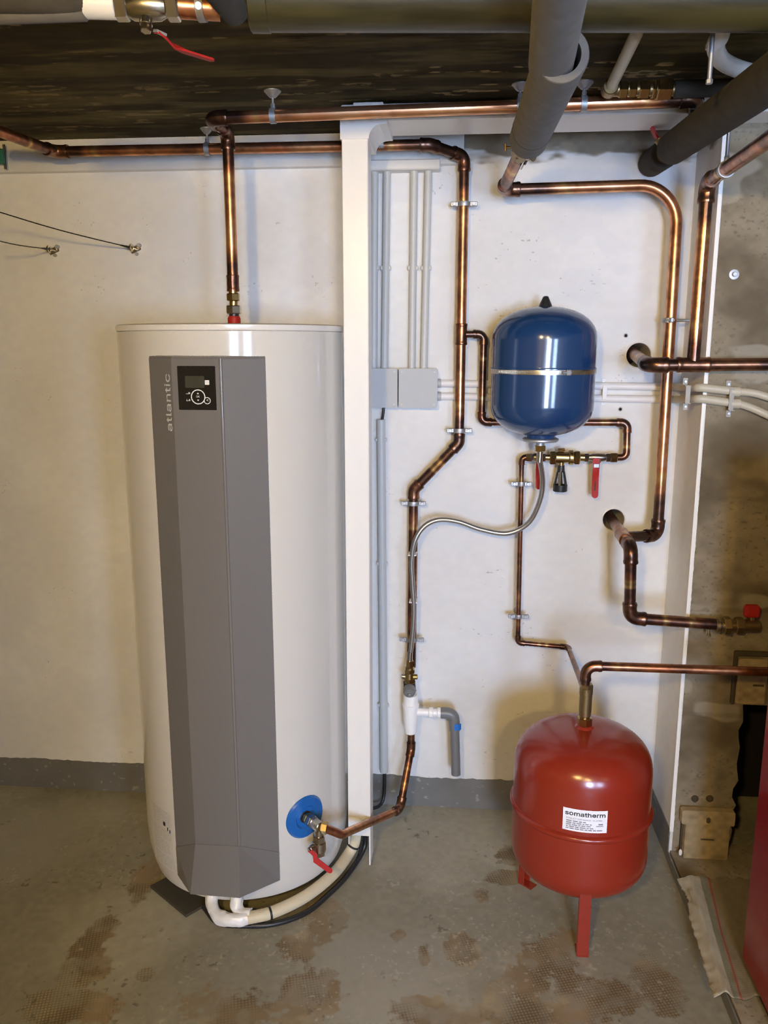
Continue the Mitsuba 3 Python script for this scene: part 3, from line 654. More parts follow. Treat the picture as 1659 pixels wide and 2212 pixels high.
part(k, 'neck', lathe([(.044, zn + .012), (.046, zn + .004), (.043, zn - .002), (.043, zn - .012)], [BTX, BTY, 0], n=40), 'm_blue_tank')
part(k, 'flange', lathe([(0, zn - .020), (.048, zn - .020), (.052, zn - .0165), (.052, zn - .012), (.046, zn - .009), (.040, zn - .010)], [BTX, BTY, 0], n=40), 'm_zinc', label='steel flange under the tank')
bz = U(1173, 805, BTY - BTR)[2]
k2 = thing('tank_strap', 'ribbed steel hose-clamp strap around the middle of the blue tank', 'strap')
part(k2, 'band', lathe([(BTR + .0002, bz - .0065), (BTR + .0022, bz - .0065), (BTR + .0026, bz), (BTR + .0022, bz + .0065), (BTR + .0002, bz + .0065)], [BTX, BTY, 0], n=96), 'm_nickel')
def bp(a, z, r): return A([BTX + r * math.sin(a), BTY - r * math.cos(a), z])
part(k2, 'ribs', cat(*[box(bp(a, bz, BTR + .0026), A([math.cos(a), math.sin(a), 0]), UP, A([math.sin(a), -math.cos(a), 0]), .0016, .009, .0012) for a in np.arange(-1.15, .05, .022)]), 'm_nickel', False)
sa = .27; su = A([math.cos(sa), math.sin(sa), 0]); sn_ = A([math.sin(sa), -math.cos(sa), 0])
part(k2, 'screw_housing', cat(box(bp(sa, bz, BTR + .007), su, UP, sn_, .013, .016, .010, .002), cyl(bp(sa, bz, BTR + .007) - su * .018, bp(sa, bz, BTR + .007) + su * .008, .004, 12)), 'm_zinc')
# braided hose
nz = zn - .020; HC = A([BTX, BTY, 0])
k = thing('flexible_hose', 'braided steel hose snaking from the blue tank down to the safety valve', 'hose')
part(k, 'nut', cat(cyl(HC + UP * nz, HC + UP * (nz - .014), .0125, 24), ), 'm_zinc')
part(k, 'hexagon', hexp(HC + UP * (nz - .012), HC + UP * (nz - .029), .0165), 'm_brass')
part(k, 'ferrule', cyl(HC + UP * (nz - .027), HC + UP * (nz - .062), .0088, 24), 'm_nickel')
hose = [HC + UP * (nz - .05)]
for px, py, of in ((1172, 1040, .13), (1165, 1085, .115), (1141, 1130, .10), (1096, 1152, .095), (1040, 1144, .095), (990, 1127, .095), (948, 1123, .095), (917, 1137, .10), (897, 1167, .105), (889.5, 1210, .105), (891, 1260, .105), (894, 1305, .105), (893, 1350, .105), (887, 1410, .105), (885.5, 1424, .105)):
    hose.append(W(px, py, of))
m, _, uv = tube(spline(hose, 8), .0078, 16, None); part(k, 'braid', m, 'm_braid', True, uv=uv)
part(k, 'ferrule', cyl(W(886, 1408, .105), W(885.5, 1428, .105), .0088, 20), 'm_nickel')
part(k, 'hexagon', hexp(W(885.5, 1427, .105), W(885, 1441, .105), .0130), 'm_brass')
for i, (px, py) in enumerate(((891.5, 1195), (893.5, 1296))):
    c = W(px, py, .08); one('cable_tie', f'{("upper", "lower")[i]} clear cable tie binding hose to copper pipe', 'cable tie', box(c, EX, UP, N, .026, .0035, .060, .001), 'm_label', False)

# safety valve, siphon and drain ---------------------------------------------------------
k = thing('safety_valve', 'brass safety group with grey knob above the white siphon', 'valve')
SO = .100
part(k, 'body', cat(cyl(W(885, 1440, SO), W(884, 1476, SO), .0145, 24), hexp(W(885, 1445, SO), W(884.8, 1453, SO), .0175), cyl(W(871, 1462, SO), W(902, 1462, SO), .0085), hexp(W(885, 1464, SO), W(884.5, 1474, SO), .0185)), 'm_brass')
part(k, 'side_screw', cyl(W(868, 1461, SO), W(876, 1461, SO), .0088, 18), 'm_nickel')
part(k, 'collar', cyl(W(884, 1470, SO - .01), W(886, 1502, SO - .01), .0195, 28), 'm_black')
kd = unit(N - UP * .38 + EX * .05); kc = W(884.5, 1486, SO + .012)
kk_ = part(k, 'knob', disc_ends(kc, kc + kd, [(.0175, 0), (.0195, .006), (.0195, .020), (.0165, .026), (.009, .028)], 28), 'm_grey_pvc', label='round grey turning knob')
part(kk_, 'button', cyl(kc + kd * .026, kc + kd * .036, .0058, 16), 'm_zinc')
k = thing('drain_siphon', 'white plastic drain siphon cup around the copper pipe', 'siphon')
sz_ = [W(887, y, SO)[2] for y in (1500, 1521, 1526, 1548, 1583)]; scn = A([*W(887, 1540, SO)[:2], 0])
part(k, 'cup', lathe([(0, sz_[4]), (.017, sz_[4]), (.019, sz_[4] + .003), (.0245, sz_[3]), (.0255, sz_[2])], scn, n=40), 'm_siphon')
part(k, 'collar', lathe([(.0255, sz_[2]), (.0275, sz_[2] + .001), (.0275, sz_[1] + .001), (.0245, sz_[1] + .003), (.0235, sz_[0]), (.018, sz_[0]), (.017, sz_[1])], scn, n=40), 'm_siphon')
part(k, 'funnel', lathe([(.015, sz_[0] - .004), (.0195, sz_[0] + .012), (.0175, sz_[0] + .013), (.013, sz_[0])], scn, n=32), 'm_siphon')
part(k, 'outlet', cat(cyl(W(898, 1538, SO), W(952, 1540, SO), .0125, 28), cyl(W(926, 1539, SO), W(936, 1539.4, SO), .0175, 28), cyl(W(944, 1539.6, SO), W(955, 1540, SO), .0165, 28)), 'm_siphon')
k = thing('drain_pipe', 'grey plastic drain pipe elbow with blue sticker hanging from the siphon', 'pipe')
g0, g1_, g2 = W(952, 1540, SO), W(980, 1541, SO), W(985, 1673, SO)
el = arc(g0, g1_, W(982, 1580, SO), .034, 10)
part(k, 'elbow', tube([g0] + el + [W(982.5, 1577, SO)], .0178, 28, .006, radii=None)[0], 'm_grey_pvc', True)
part(k, 'tube', cyl(W(982, 1574, SO), g2, .0150, 28, .05), 'm_grey_pvc')
ta = W(985, 1566, SO); tn = unit(N * .8 + EX * .35)
part(k, 'sticker', cat(*[box(ta + .0182 * (N * math.cos(a) + EX * math.sin(a)), N * -math.sin(a) + EX * math.cos(a), UP, N * math.cos(a) + EX * math.sin(a), .0066, .021, .0006) for a in np.arange(-.1, 1.2, .33)]), 'm_blue_tape', False, label='bright blue sticker')

# cold feed: siphon bottom to heater inlet
k = thing('copper_pipe', 'copper pipe curving from under the white siphon to the heater inlet', 'pipe')
ip = rc + rn * .062                                   # centre of the inlet tee
c1 = W(888, 1618, .10); c0 = A([c1[0], c1[1], W(888, 1578, .10)[2]])
c2 = W(864, 1748, .20); c3 = U(738, 1803, ip[1] + .015)
d0 = unit(c3 - c2)
pipe_run(k, [(c0, 'x'), (c1, 'e'), (c2, 'e'), (c3, 'b.024'), (ip + A([.016, -.004, -.002]), 'x')], .0118, [.55, .62, .45], bend=.03, burn=.05)
k = thing('inlet_valve', 'nickel drain valve with red lever on the blue-ringed heater inlet', 'valve')
part(k, 'nipple', cat(cyl(rc + rn * .002, rc + rn * .022, .0125), hexp(rc + rn * .006, rc + rn * .016, .0160)), 'm_brass')
part(k, 'union', cat(hexp(rc + rn * .020, rc + rn * .036, .0185), cyl(rc + rn * .036, rc + rn * .044, .0160), cyl(rc + rn * .043, ip + rn * .010, .0150, 26)), 'm_nickel')
part(k, 'outlet_nut', hexp(ip + A([.006, -.003, 0]), ip + A([.024, -.006, -.002]), .0165), 'm_brass')
dz = ip - UP * .0
part(k, 'drain', cat(cyl(dz - UP * .006, dz - UP * .030, .0130), hexp(dz - UP * .026, dz - UP * .046, .0175), cyl(dz - UP * .044, dz - UP * .074, .0185, 28), hexp(dz - UP * .072, dz - UP * .086, .017)), 'm_nickel')
hd = unit(A([-.75, -.65, -.12])); hs = dz - UP * .052
part(k, 'stem', cat(cyl(hs, hs + hd * .030, .0085), cyl(hs + hd * .028, hs + hd * .036, .0062, 6)), 'm_nickel')
lq = [hs + hd * .034, Zp(684, 1852, 0), Zp(716, 1886, 0)]
ld = hs + hd * .034; lp = lambda px, py: U(px, py, ld[1] - .005)
part(k, 'lever', ribbon([ld, lp(680, 1846), lp(682, 1858), lp(717, 1884)], A([.55, .1, 1.0]), [.010, .012, .016, .014], .003), 'm_red_lever', label='red lever')

# clamps -------------------------------------------------------------------------------
rd = RISE[1][0] - RISE[0][0]
for lab, px, py, r in (('pipe clamp on the riser above the thin branch, below the ceiling', 1002.5, 441, .0148), ('pipe clamp on the riser just above its diagonal offset', 992.5, 930, .0148),
                       ('pipe clamp on the riser just below its diagonal offset', 893, 1087, .0148), ('pipe clamp on the riser hidden behind the lower end of the braided hose', 889.5, 1381, .0148)):
    clamp(lab, W(px, py, .056), rd, r, EX, N, .056)
for lab, px, py in (('small pipe clamp on the thinnest pipe just under the valve row', 1126, 1045), ('small pipe clamp on the thinnest pipe above the red tank', 1120, 1331)):
    clamp(lab, W(px, py, .06), UP, .0078, EX, N, .06)
c = W(1444.5, 692, .09)
clamp('pipe clamp with long stud reaching the white jamb on the right', c, UP, .0160, N, EX, 0, group=None, stud=False)
kk = 'pipe_clamp_%03d' % (sum(1 for q in labels if q.startswith('pipe_clamp')  and '__' not in q) - 1)
part(kk, 'stud', cyl(c + EX * .018, c + EX * ((sC - (c - P0) @ EX)), .004, 12), 'm_zinc')

# hangers under the ceiling: plate, rod and loop
def hanger(label, p, r, cone=.021, rod=.0032, plate=True, d=EX, group='ceiling hangers'):
    k = thing('pipe_hanger', label, 'pipe hanger', group); top = A([p[0], p[1], CEIL])
    part(k, 'rod', cyl(p + UP * r, top, rod, 10), 'm_zinc')
    if plate: part(k, 'plate', lathe([(cone, 0), (cone, -.002), (cone * .45, -.014), (cone * .3, -.016), (0, -.016)][::-1], top, UP, 24), 'm_zinc')
    part(k, 'loop', lathe([(r * 1.02, -.007), (r + .003, -.007), (r + .003, .007), (r * 1.02, .007), (r * 1.02, -.007)], p, d, 26), 'm_zinc')
    part(k, 'bolt', hexp(p + UP * (r + .001), p + UP * (r + .013), .006), 'm_zinc')
dA = unit(q1 - q0)
def onA(px):
    t = np.linspace(0, 1, 2000); i = np.argmin([abs(proj(q0 + (q1 - q0) * x)[0] - px) for x in t]); return q0 + (q1 - q0) * t[i]
hanger('hanger on the bright ceiling pipe above the heater', onA(590), .0148, d=dA)
hanger('hanger on the bright ceiling pipe between the two foam-covered pipes', onA(1261), .0148, d=dA)
hanger('hanger on the bright ceiling pipe left of the large grey foam pipe', onA(1123), .0148, d=dA)
pB = W(448, 322, .12); hanger('hanger on the lower pipe left of the heater riser', pB, .0148, .018)
pB2 = W(824, 311, .12); hanger('hanger on the lower pipe just right of the white post', pB2, .0148, .018)
tt = .30; gh = gu + (go - gu) * .235; hanger('long rod hanger on the copper pipe at the far right', gh, .0168, .010, .0045, False, go - gu)

# ================================================================== pipes under the ceiling
# large grey foam pipe
k = thing('foam_pipe', 'large light grey foam-insulated pipe coming from the ceiling in two sleeves', 'insulated pipe')
zi = 2.005; i0 = Zp(1142, 300, zi); i1 = Zp(1215, 118, zi); i2 = Zp(1250, -130, zi + .01)
di = unit(i1 - i0)
R1 = .0435
part(k, 'sleeve', lathe([(.021, 0), (R1 - .001, 0), (R1, .003), (R1, np.linalg.norm(i1 - i0) - .003), (R1 - .002, np.linalg.norm(i1 - i0)), (.030, np.linalg.norm(i1 - i0)), (.029, .25)], i0, di, 48), 'm_foam')
part(k, 'sleeve_rear', cyl(i1 - di * .05 + A([-.012, 0, .003]), i2 + A([-.012, 0, .008]), .0375, 44, .05), 'm_foam')
part(k, 'seam', lathe([(R1 + .0001, .09), (R1 + .0006, .092), (R1 + .0001, .094)], i0, di, 48), 'm_foam_dark')
k = thing('pipe_valve', 'chrome valve with clip between the grey foam sleeve and copper bend', 'valve')
v0 = i0 - di * -.01; vd = unit(e0 - INS1)
part(k, 'body', cat(cyl(INS1 - vd * .02, INS1 + vd * .05, .0215, 28), hexp(INS1 + vd * .02, INS1 + vd * .045, .0235)), 'm_brass_old')
vs = unit(EX * .75 + N * .5 - UP * .35); vx = np.cross(vs, vd)
def on_v(f, side): return INS1 + vd * f + vs * side
part(k, 'stem', cat(box(on_v(.030, .026), vd, vx, vs, .030, .028, .014, .002), cyl(on_v(.040, .030), on_v(.040, .042), .0105, 20)), 'm_nickel')
part(k, 'clip', cat(box(on_v(.062, .028), vd, vx, vs, .028, .026, .004, .001)), 'm_black')
part(k, 'clip', cat(box(on_v(.094, .024), vd, vx, vs, .040, .026, .004, .001)), 'm_nickel')
part(k, 'wing_screw', cat(cyl(INS1 - EX * .02, INS1 - EX * .040, .003, 10), box(INS1 - EX * .042, EX, UP, N, .005, .018, .006, .001)), 'm_brass_old')
# dark foam pipe on the right
k = thing('foam_pipe', 'dark grey foam-insulated pipe running from the wall past the right edge', 'insulated pipe')
f0 = W(1408, 352, .012); f1 = Zp(1680, 160, f0[2] - .055); fd = unit(f1 - f0)
def on_f(px):
    t = np.linspace(0, 1.2, 4000); return t[int(np.argmin([abs(proj(f0 + fd * x)[0] - px) for x in t]))]
tg0, tg1 = on_f(1437), on_f(1453)
part(k, 'sleeve', cyl(f0 + fd * tg1, f1 + fd * .1, .0405, 44, .06), 'm_foam_dark')
part(k, 'end_sleeve', cyl(f0, f0 + fd * tg0, .0375, 44, .08), 'm_foam_dark')
part(k, 'pipe', cyl(f0 + fd * (tg0 - .03), f0 + fd * (tg1 + .03), .024, 30), 'm_brass_old')
k = thing('pipe_valve', 'small brass valve with dark red wing handle in the gap of the dark foam pipe', 'valve')
vc = f0 + fd * (tg0 + tg1) / 2; vu = unit(UP - fd * (fd @ UP) - EX * 1.0)
part(k, 'body', cyl(vc, vc + vu * .044, .012, 20), 'm_brass_old')
part(k, 'handle', ribbon([vc + vu * .042, vc + vu * .052, vc + vu * .088 + EX * .012], fd, [.018, .026, .030], .005), 'm_red_lever')
# olive pipe across the top
k = thing('olive_pipe', 'thick dark olive painted pipe crossing the top of the picture', 'pipe')
o0 = A([U(546, 60, 1.486)[0], 1.486, 2.108]); ox = A([1.0, 0, 0])
part(k, 'tube', cyl(o0, o0 + ox * 2.2, .053, 64, .02), 'm_olive')
part(k, 'collar', cyl(o0 - ox * .004, o0 + ox * .03, .0545, 64, .05), 'm_olive')
# white plastic pipes and the brass fitting row behind it
k = thing('plastic_pipe', 'white plastic pipe slanting into the brass fittings near the ceiling', 'pipe')
zw = W(1316, 192, .52)[2]; wj = W(1318, 191, .52)
part(k, 'tube', tube([wj] + arc(wj, Zp(1380, 62, zw + .012), Zp(1380, 62, zw + .012) + UP * .06, .03) + [Zp(1380, 62, zw + .012) + UP * .06], .0125, 22, .02)[0], 'm_beige_pipe', True)
k = thing('brass_fittings', 'row of brass couplings beside the white pipe near the ceiling', 'pipe fitting')
wr = lambda px, y=193: W(px, y, .52)
part(k, 'elbow', cat(cyl(wr(1316) - N * .012, wr(1316) + N * .024, .0175, 24), cyl(wr(1310), wr(1338), .0155, 24)), 'm_brass_old')
for a, b, r in ((1337, 1355, .0195), (1358, 1374, .0185), (1380, 1402, .0205), (1408, 1416, .0215), (1418, 1450, .0245)): part(k, 'hexagon', hexp(wr(a), wr(b), r, .26), 'm_brass')
part(k, 'nipple', cyl(wr(1336), wr(1468), .0145, 24), 'm_brass_old')
part(k, 'dark_pipe', cyl(wr(1455), wr(1640, 187), .0185, 24), 'm_foam_dark', label='dark pipe leaving the fittings')
k = thing('plastic_pipe', 'white curved plastic bend hanging at the ceiling right corner', 'pipe')
zc = 2.098; cpts = [A([*Zp(1558, 70, zc + .004)[:2], CEIL]), Zp(1557, 72, zc + .012), Zp(1547, 92, zc + .001), Zp(1548, 112, zc), Zp(1562, 133, zc - .002), Zp(1598, 150, zc - .004), Zp(1645, 160, zc - .004), Zp(1720, 168, zc)]
part(k, 'tube', tube(spline(cpts, 8), .0165, 26, None)[0], 'm_pvc', True)
part(k, 'tab', box(Zp(1532, 101, zc), EX, N, UP, .014, .006, .012, .002), 'm_pvc', False)
for lab, px, py, z_, c_ in (('short brass rod stub in the ceiling left of the grey foam pipe', 1163, 90, 2.08, 'm_brass'), ('thin steel rod below the white curved bend', 1534, 150, 2.03, 'm_zinc')):
    p = Zp(px, py, z_); one('threaded_rod', lab, 'rod', cat(cyl(p - UP * .022, A([p[0], p[1], CEIL]), .0042, 12), cyl(p - UP * .024, p - UP * .016, .0062, 6)), c_)
# top left: foam pipe, brass ball valve, copper stub and dark pipe end
zt = 2.075
k = thing('foam_pipe', 'light grey foam pipe leading into the brass ceiling valve at top left', 'insulated pipe')
a0, a1 = Zp(250, 10, zt), Zp(-140, -8, zt)
part(k, 'sleeve', cyl(Zp(188, 8, zt), a1, .0210, 32, .05), 'm_foam_dark')
part(k, 'sleeve_lower', cyl(Zp(190, 18, zt - .006), Zp(-140, 30, zt - .016), .0185, 32, .3, r1=.0185), 'm_foam')
part(k, 'white_end', cyl(a0, Zp(180, 8, zt), .0215, 32, .05), 'm_pvc', label='bare white pipe end')
p0_, p1_ = Zp(246, 12, zt), Zp(388, 13, zt)
lv = lambda px, py, z: Zp(px, py, z)
zl = zt - .048
k = ball_valve('ball_valve', 'big brass ball valve under the ceiling with angled red lever', p0_, p1_, .0215, -UP + N * .25,
               [lv(338, 70, zl - .008), lv(356, 78, zl - .010), lv(372, 98, zl - .014), lv(400, 112, zl - .016), lv(462, 131, zl - .018)], A([.25, 1, 0.]), 'm_nickel', lw=[.016, .014, .015, .016, .013], hexes=((0, .22), (.42, .58), (.80, 1)))
part(k, 'lever_shank', ribbon([lv(335, 66, zl - .006), lv(356, 76, zl - .0085)], A([.25, 1, 0.]), .013, .004, False), 'm_zinc')
k = thing('copper_pipe', 'short copper stub with steel strap right of the big ceiling valve', 'pipe')
cu(k, 'tube', [Zp(386, 14, zt), Zp(475, 19, zt)], .0180, .4, n=24)
part(k, 'strap', lathe([(.0182, -.006), (.0206, -.006), (.0206, .006), (.0182, .006)], Zp(436, 17, zt), EX, 26), 'm_zinc')
part(k, 'strap_screw', cyl(Zp(428, 12, zt - .02), Zp(428, 12, zt - .03), .006, 14), 'm_zinc')
one('foam_pipe', 'dark slate pipe end beside the copper stub at the top', 'insulated pipe', cyl(Zp(508, 24, zt), Zp(440, -60, zt), .023, 30, .12), 'm_foam_dark')

# white cable trunking: along the ceiling and down as a post -------------------------------
k = thing('cable_trunking', 'white plastic trunking along the ceiling turning down as a tall post beside the heater', 'trunking')
st = SZ(736, 250, .35)[0]; ztr1, ztr0 = W(736, 226, .35)[2], W(736, 262, .35)[2]
part(k, 'ceiling_duct', wbox(st, sR, ztr0, ztr1, .185, .35, .003), 'm_pvc', 30)
part(k, 'joint_cover', wbox(SZ(763, 250, .35)[0], SZ(828, 250, .35)[0], ztr0 - .0015, ztr1 + .004, .183, .3525, .002), 'm_pvc', 30)
part(k, 'duct_lid', wbox(st + .004, sR, ztr0 + .010, ztr0 + .0115, .3495, .352, .0005), 'm_pvc', False)
PO = .379; sp0, sp1 = SZ(743.5, 900, PO)[0], SZ(796.5, 900, PO)[0]
zpb, zcut = W(790, 1869, PO)[2], W(775, 1806, PO)[2]; zpt = W(765, 290, PO)[2]
part(k, 'post_lid', wbox(sp0, sp1, zcut, zpt, PO - .004, PO, .0018), 'm_pvc', 30)
part(k, 'post_side', wbox(sp1 - .004, sp1 + .0005, max(zpb, .003), zpt, PO - .075, PO - .001, .0008), 'm_pvc', 30)
part(k, 'post_side', wbox(sp0 - .0, sp0 + .003, zcut - .03, zpt, PO - .075, PO - .001, .0008), 'm_pvc', 30)
part(k, 'post_back', wbox(sp0, sp1, zcut - .02, zpt, PO - .077, PO - .074), 'm_pvc', False)
Rf = .034; hz0 = ztr0 + .002
elb = [(sp0 - .003, zpt - .012), (sp1 + .003, zpt - .012)] + [(sp1 + .003 + Rf - Rf * math.cos(t), zpt - .012 + Rf * math.sin(t)) for t in np.linspace(0, math.pi / 2, 9)] + [(sp1 + .003 + Rf + .012, zpt - .012 + Rf), (sp1 + .003 + Rf + .012, hz0), (sp0 - .003, hz0)]
part(k, 'elbow_cover', wall_poly(Polygon(elb), .18, PO - .176), 'm_pvc', False, label='rounded white corner cover')

# conduits and junction boxes -----------------------------------------------------------
CO = .035
k = one('cable_duct', 'flat white duct on the wall above the four grey conduits', 'cable duct', wbox(SZ(790, 352, .05)[0], SZ(951, 352, .05)[0], W(900, 366, .05)[2], W(900, 343, .05)[2], .0, .05, .003), 'm_beam', 30)
for i, (xt, xb) in enumerate(((809.5, 807.5), (836, 831), (894.5, 889.5), (925.5, 915.5))):
    k = thing('conduit', f'grey vertical conduit entering a junction box, {("first", "second", "third", "fourth")[i]} from the white post', 'conduit', 'grey conduits above the junction boxes')
    a, b = W(xt, 360, .022), W(xb, 798, .022)
    part(k, 'tube', cyl(a, b, .0112, 22), 'm_conduit')
    c = W(xt + (xb - xt) * .5, 579, .022); part(k, 'clip', cat(box(c, EX, UP, N, .031, .013, .010, .002), box(c - N * .01, EX, UP, N, .020, .016, .018, .002)), 'm_conduit')
for i, (x0_, x1_) in enumerate(((790, 858.5), (861, 945))):
    k = thing('junction_box', ('grey junction box half hidden by the white post', 'square grey junction box feeding the white wall pipes')[i], 'junction box', None)
    sa_, sb_ = SZ(x0_, 840, .05)[0], SZ(x1_, 840, .05)[0]; za_, zb__ = W(870, 881, .05)[2], W(870, 796, .05)[2]
    part(k, 'housing', wbox(sa_ + .002, sb_ - .002, za_ + .002, zb__ - .002, 0, .034, .004), 'm_box_grey', 30)
    part(k, 'cover', extrude(sbox(sa_ + .006, za_ + .006, sb_ - .006, zb__ - .006).buffer(.006), .016, P0 + N * .035, EX, UP, N), 'm_box_grey', 30)
    for u, v in ((0, 0), (1, 0), (0, 1), (1, 1)):
        c = at(sa_ + .010 + u * (sb_ - sa_ - .020), za_ + .010 + v * (zb__ - za_ - .020), .051); part(k, 'screw', cat(cyl(c - N * .002, c + N * .0008, .0032, 12), box(c + N * .001, EX, UP, N, .005, .001, .0006)), 'm_conduit')
    if i == 1:
        for y in (828, 856): part(k, 'gland', cyl(W(942, y, .018), W(953, y, .018), .0135, 20), 'm_box_grey')
k = thing('conduit', 'long grey conduit running from below the junction box down to the floor', 'conduit')
part(k, 'tube', cyl(W(823, 906, .024), W(829.5, 1668, .024), .0135, 24), 'm_conduit')
for y in (950, 1217, 1523):
    c = W(823 + 6.5 * (y - 906) / 762, y, .024); part(k, 'clip', cat(box(c, EX, UP, N, .036, .010, .010, .002), box(c - N * .01, EX, UP, N, .022, .014, .020, .002)), 'm_conduit')
one('electric_cable', 'short black cable between the junction box and the conduit', 'cable', tube(spline([W(829, 880, .028), W(828, 893, .028), W(825, 910, .026)], 6), .0042, 12, None)[0], 'm_black', True)
zf = .012
one('electric_cable', 'black cable curving out of the conduit foot behind the white post', 'cable', tube(spline([W(831, 1660, .026), W(831, 1690, .028), W(829, 1720, .035), W(822, 1738, .05), W(806, 1746, .07), W(770, 1750, .10)], 8), .0055, 12, None)[0], 'm_black', True)

# two white painted pipes along the wall, round the jamb and over the concrete -------------
for i, (ya, yb, yc, yd, ye) in enumerate(((828, 836, 843, 847, 860), (856, 863, 872, 878, 900))):
    k = thing('wall_pipe', ('upper', 'lower')[i] + ' thin painted pipe along the wall and round the jamb onto the concrete', 'pipe', None)
    rw = .0112; sx = lambda px, y, o: W(px, y, o)
    pa_, pb_ = W(950, ya, .013), W(1462, yb, .013)
    j1 = at(sC - .016, pb_[2], .016); j2 = at(sC - .016, pb_[2] - .002, JD - .02); j3 = at(sC - .010, pb_[2] - .003, JD + .012); 
    m = tube([pa_, pb_ - EX * .03], rw, 20, .2)[0]; part(k, 'painted_tube', m, 'm_white_pipe', True)
    c1_, c2_ = W(1488, (838, 862)[i], JD + .016), W(1595, (846, 872)[i], JD + .016)
    path = [pb_ - EX * .035] + arc(pb_ - EX * .03, at(sC - .018, pb_[2], .013), at(sC - .018, pb_[2], .2), .02, 6) + arc(at(sC - .018, pb_[2], .1), at(sC - .018, c1_[2] + .001, JD + .016), c1_ + EX * .05, .022, 8) + [c2_]
    part(k, 'bent_tube', tube(path, rw, 20, .02)[0], 'm_beige_pipe', True, label='cream bent section over the concrete')
    part(k, 'coupling', cyl(c2_ - EX * .022, c2_ + EX * .004, rw * 1.18, 22), 'm_beige_pipe')
    part(k, 'end_tube', tube(spline([c2_, W(1620, (848, 880)[i], JD + .016), W(1650, (855, 893)[i], JD + .02), W(1720, (880, 925)[i], JD + .03)], 6), rw * .92, 18, None)[0], 'm_beige_pipe', True)
for lab, px, y0_, y1_, o_, m_ in (('flat metal strip clip holding both pipes on the concrete', 1573, 830, 893, JD, 'm_clip'), ('metal strip clip holding both pipes at the jamb corner', 1480, 824, 878, JD, 'm_clip'), ('white painted strip clip holding both wall pipes right of the blue tank', 1303, 825, 868, 0, 'm_white_pipe')):
    k = thing('pipe_clip', lab, 'pipe clip')
    a, b = W(px, y0_, o_), W(px, y1_, o_); h = a[2] - b[2]; c = .5 * (a + b)
    part(k, 'strap', box(c + N * .0275, EX, UP, N, .013, h * .72, .0022, .0006), m_)
    for q_, sg in ((a, -1), (b, 1)):
        part(k, 'tab', box(q_ + N * .0015, EX, UP, N, .013, .020, .003, .0006), m_)
        part(k, 'side', box(q_ + UP * .010 * sg + N * .014, EX, UP, N, .013, .0022, .028), m_)
        part(k, 'screw', cyl(q_ + N * .002, q_ + N * .006, .0042, 12), 'm_zinc')
for lab, px, py in (('wall plug hole above the upper pipe hole', 1352, 725), ('wall plug hole below the two wall pipes right of the blue tank', 1340, 884)):
    c = W(px, py, 0); k = thing('wall_plug', lab, 'wall plug'); part(k, 'rim', lathe([(.0040, .0002), (.0062, .0018), (.0072, .0003)], c, N, 18), 'm_conduit'); part(k, 'hole', disc_ends(c, c + N, [(.0045, .0), (.0042, .0008)], 16), 'm_soot', False)

# ================================================================== red expansion tank on legs
k = thing('expansion_tank', 'red floor-standing expansion tank with white label on short legs', 'expansion tank')
RC = A([RTX, RTY, 0]); zrt, zrb, zr1, zr0 = .556, .128, .436, .222
top = dome(RTR, zr1, zrt, 26, 2.65); low = dome(RTR, zr0, zrb, 26, 2.9)[::-1]; zbd = .337
prof = low + [(RTR, zbd - .014), (RTR - .0005, zbd - .009), (RTR + .006, zbd - .006), (RTR + .0085, zbd), (RTR + .006, zbd + .006), (RTR - .0005, zbd + .009), (RTR, zbd + .014)] + top
part(k, 'shell', lathe(prof, RC, n=110), 'm_red_tank', 50)
part(k, 'collar', lathe([(.030, zrt - .007), (.024, zrt + .002), (.019, zrt + .006), (.0, zrt + .006)], RC, n=32), 'm_red_tank')
for i, (lx, ly) in enumerate((Zp(1258, 2066, 0)[:2], Zp(1127, 1903, 0)[:2], (RTX + .125, RTY + .135))):
    o = unit(A([lx - RTX, ly - RTY, 0])); foot = A([lx, ly, 0]); t_ = np.cross(UP, o)
    L = .20
    part(k, 'leg', cat(box(foot + UP * L / 2, t_, o, UP, .030, .003, L, .0005), box(foot + UP * L / 2 + t_ * .0135 - o * .009, t_, o, UP, .003, .018, L, .0005), box(foot + UP * L / 2 - t_ * .0135 - o * .009, t_, o, UP, .003, .018, L, .0005),
         box(foot + UP * .0015 - o * .02, t_, o, UP, .030, .046, .003, .0005)), 'm_red_tank', 30)
def rp(a, z, r=RTR): return A([RTX + r * math.sin(a), RTY - r * math.cos(a), z])
def red_patch(m, lift):
    v = m.vertices; a = a_mid + v[:, 0] / RTR; R = RTR + lift + v[:, 2]
    return trimesh.Trimesh(np.stack([RTX + R * np.sin(a), RTY - R * np.cos(a), zl0 + v[:, 1]], 1), m.faces, process=False)
ca, cb, cdn = Cyl(1217, 1742, RTX, RTY, RTR), Cyl(1313, 1750, RTX, RTY, RTR), Cyl(1217, 1790, RTX, RTY, RTR)
a0_, a1_ = [math.atan2(p[0] - RTX, -(p[1] - RTY)) for p in (ca, cb)]; a_mid = .5 * (a0_ + a1_); lw_ = (a1_ - a0_) * RTR; zl0, lh = cdn[2], ca[2] - cdn[2]
def strip(x0, x1, y0, y1, n=12, t=.0):
    V = [(x, y, t) for y in (y0, y1) for x in np.linspace(x0, x1, n)]; f = []
    for j in range(n - 1): f += [(j, j + 1, n + j + 1), (j, n + j + 1, n + j)]
    return trimesh.Trimesh(A(V), f, process=False)
lk = part(k, 'label', red_patch(strip(-lw_ / 2, lw_ / 2, 0, lh, 24), .0008), 'm_label', True, label='white rectangular label with black lettering')
tm = text_on('somatherm', lw_ * .90, [-lw_ * .45, lh * .70, 0], A([1, 0, 0.]), A([0, 1, 0.]), UP, .0004, True, height=lh * .19)
tm = tm.subdivide_to_size(.006); part(lk, 'lettering', red_patch(tm, .0010), 'm_ink', False, label='black lettering somatherm')
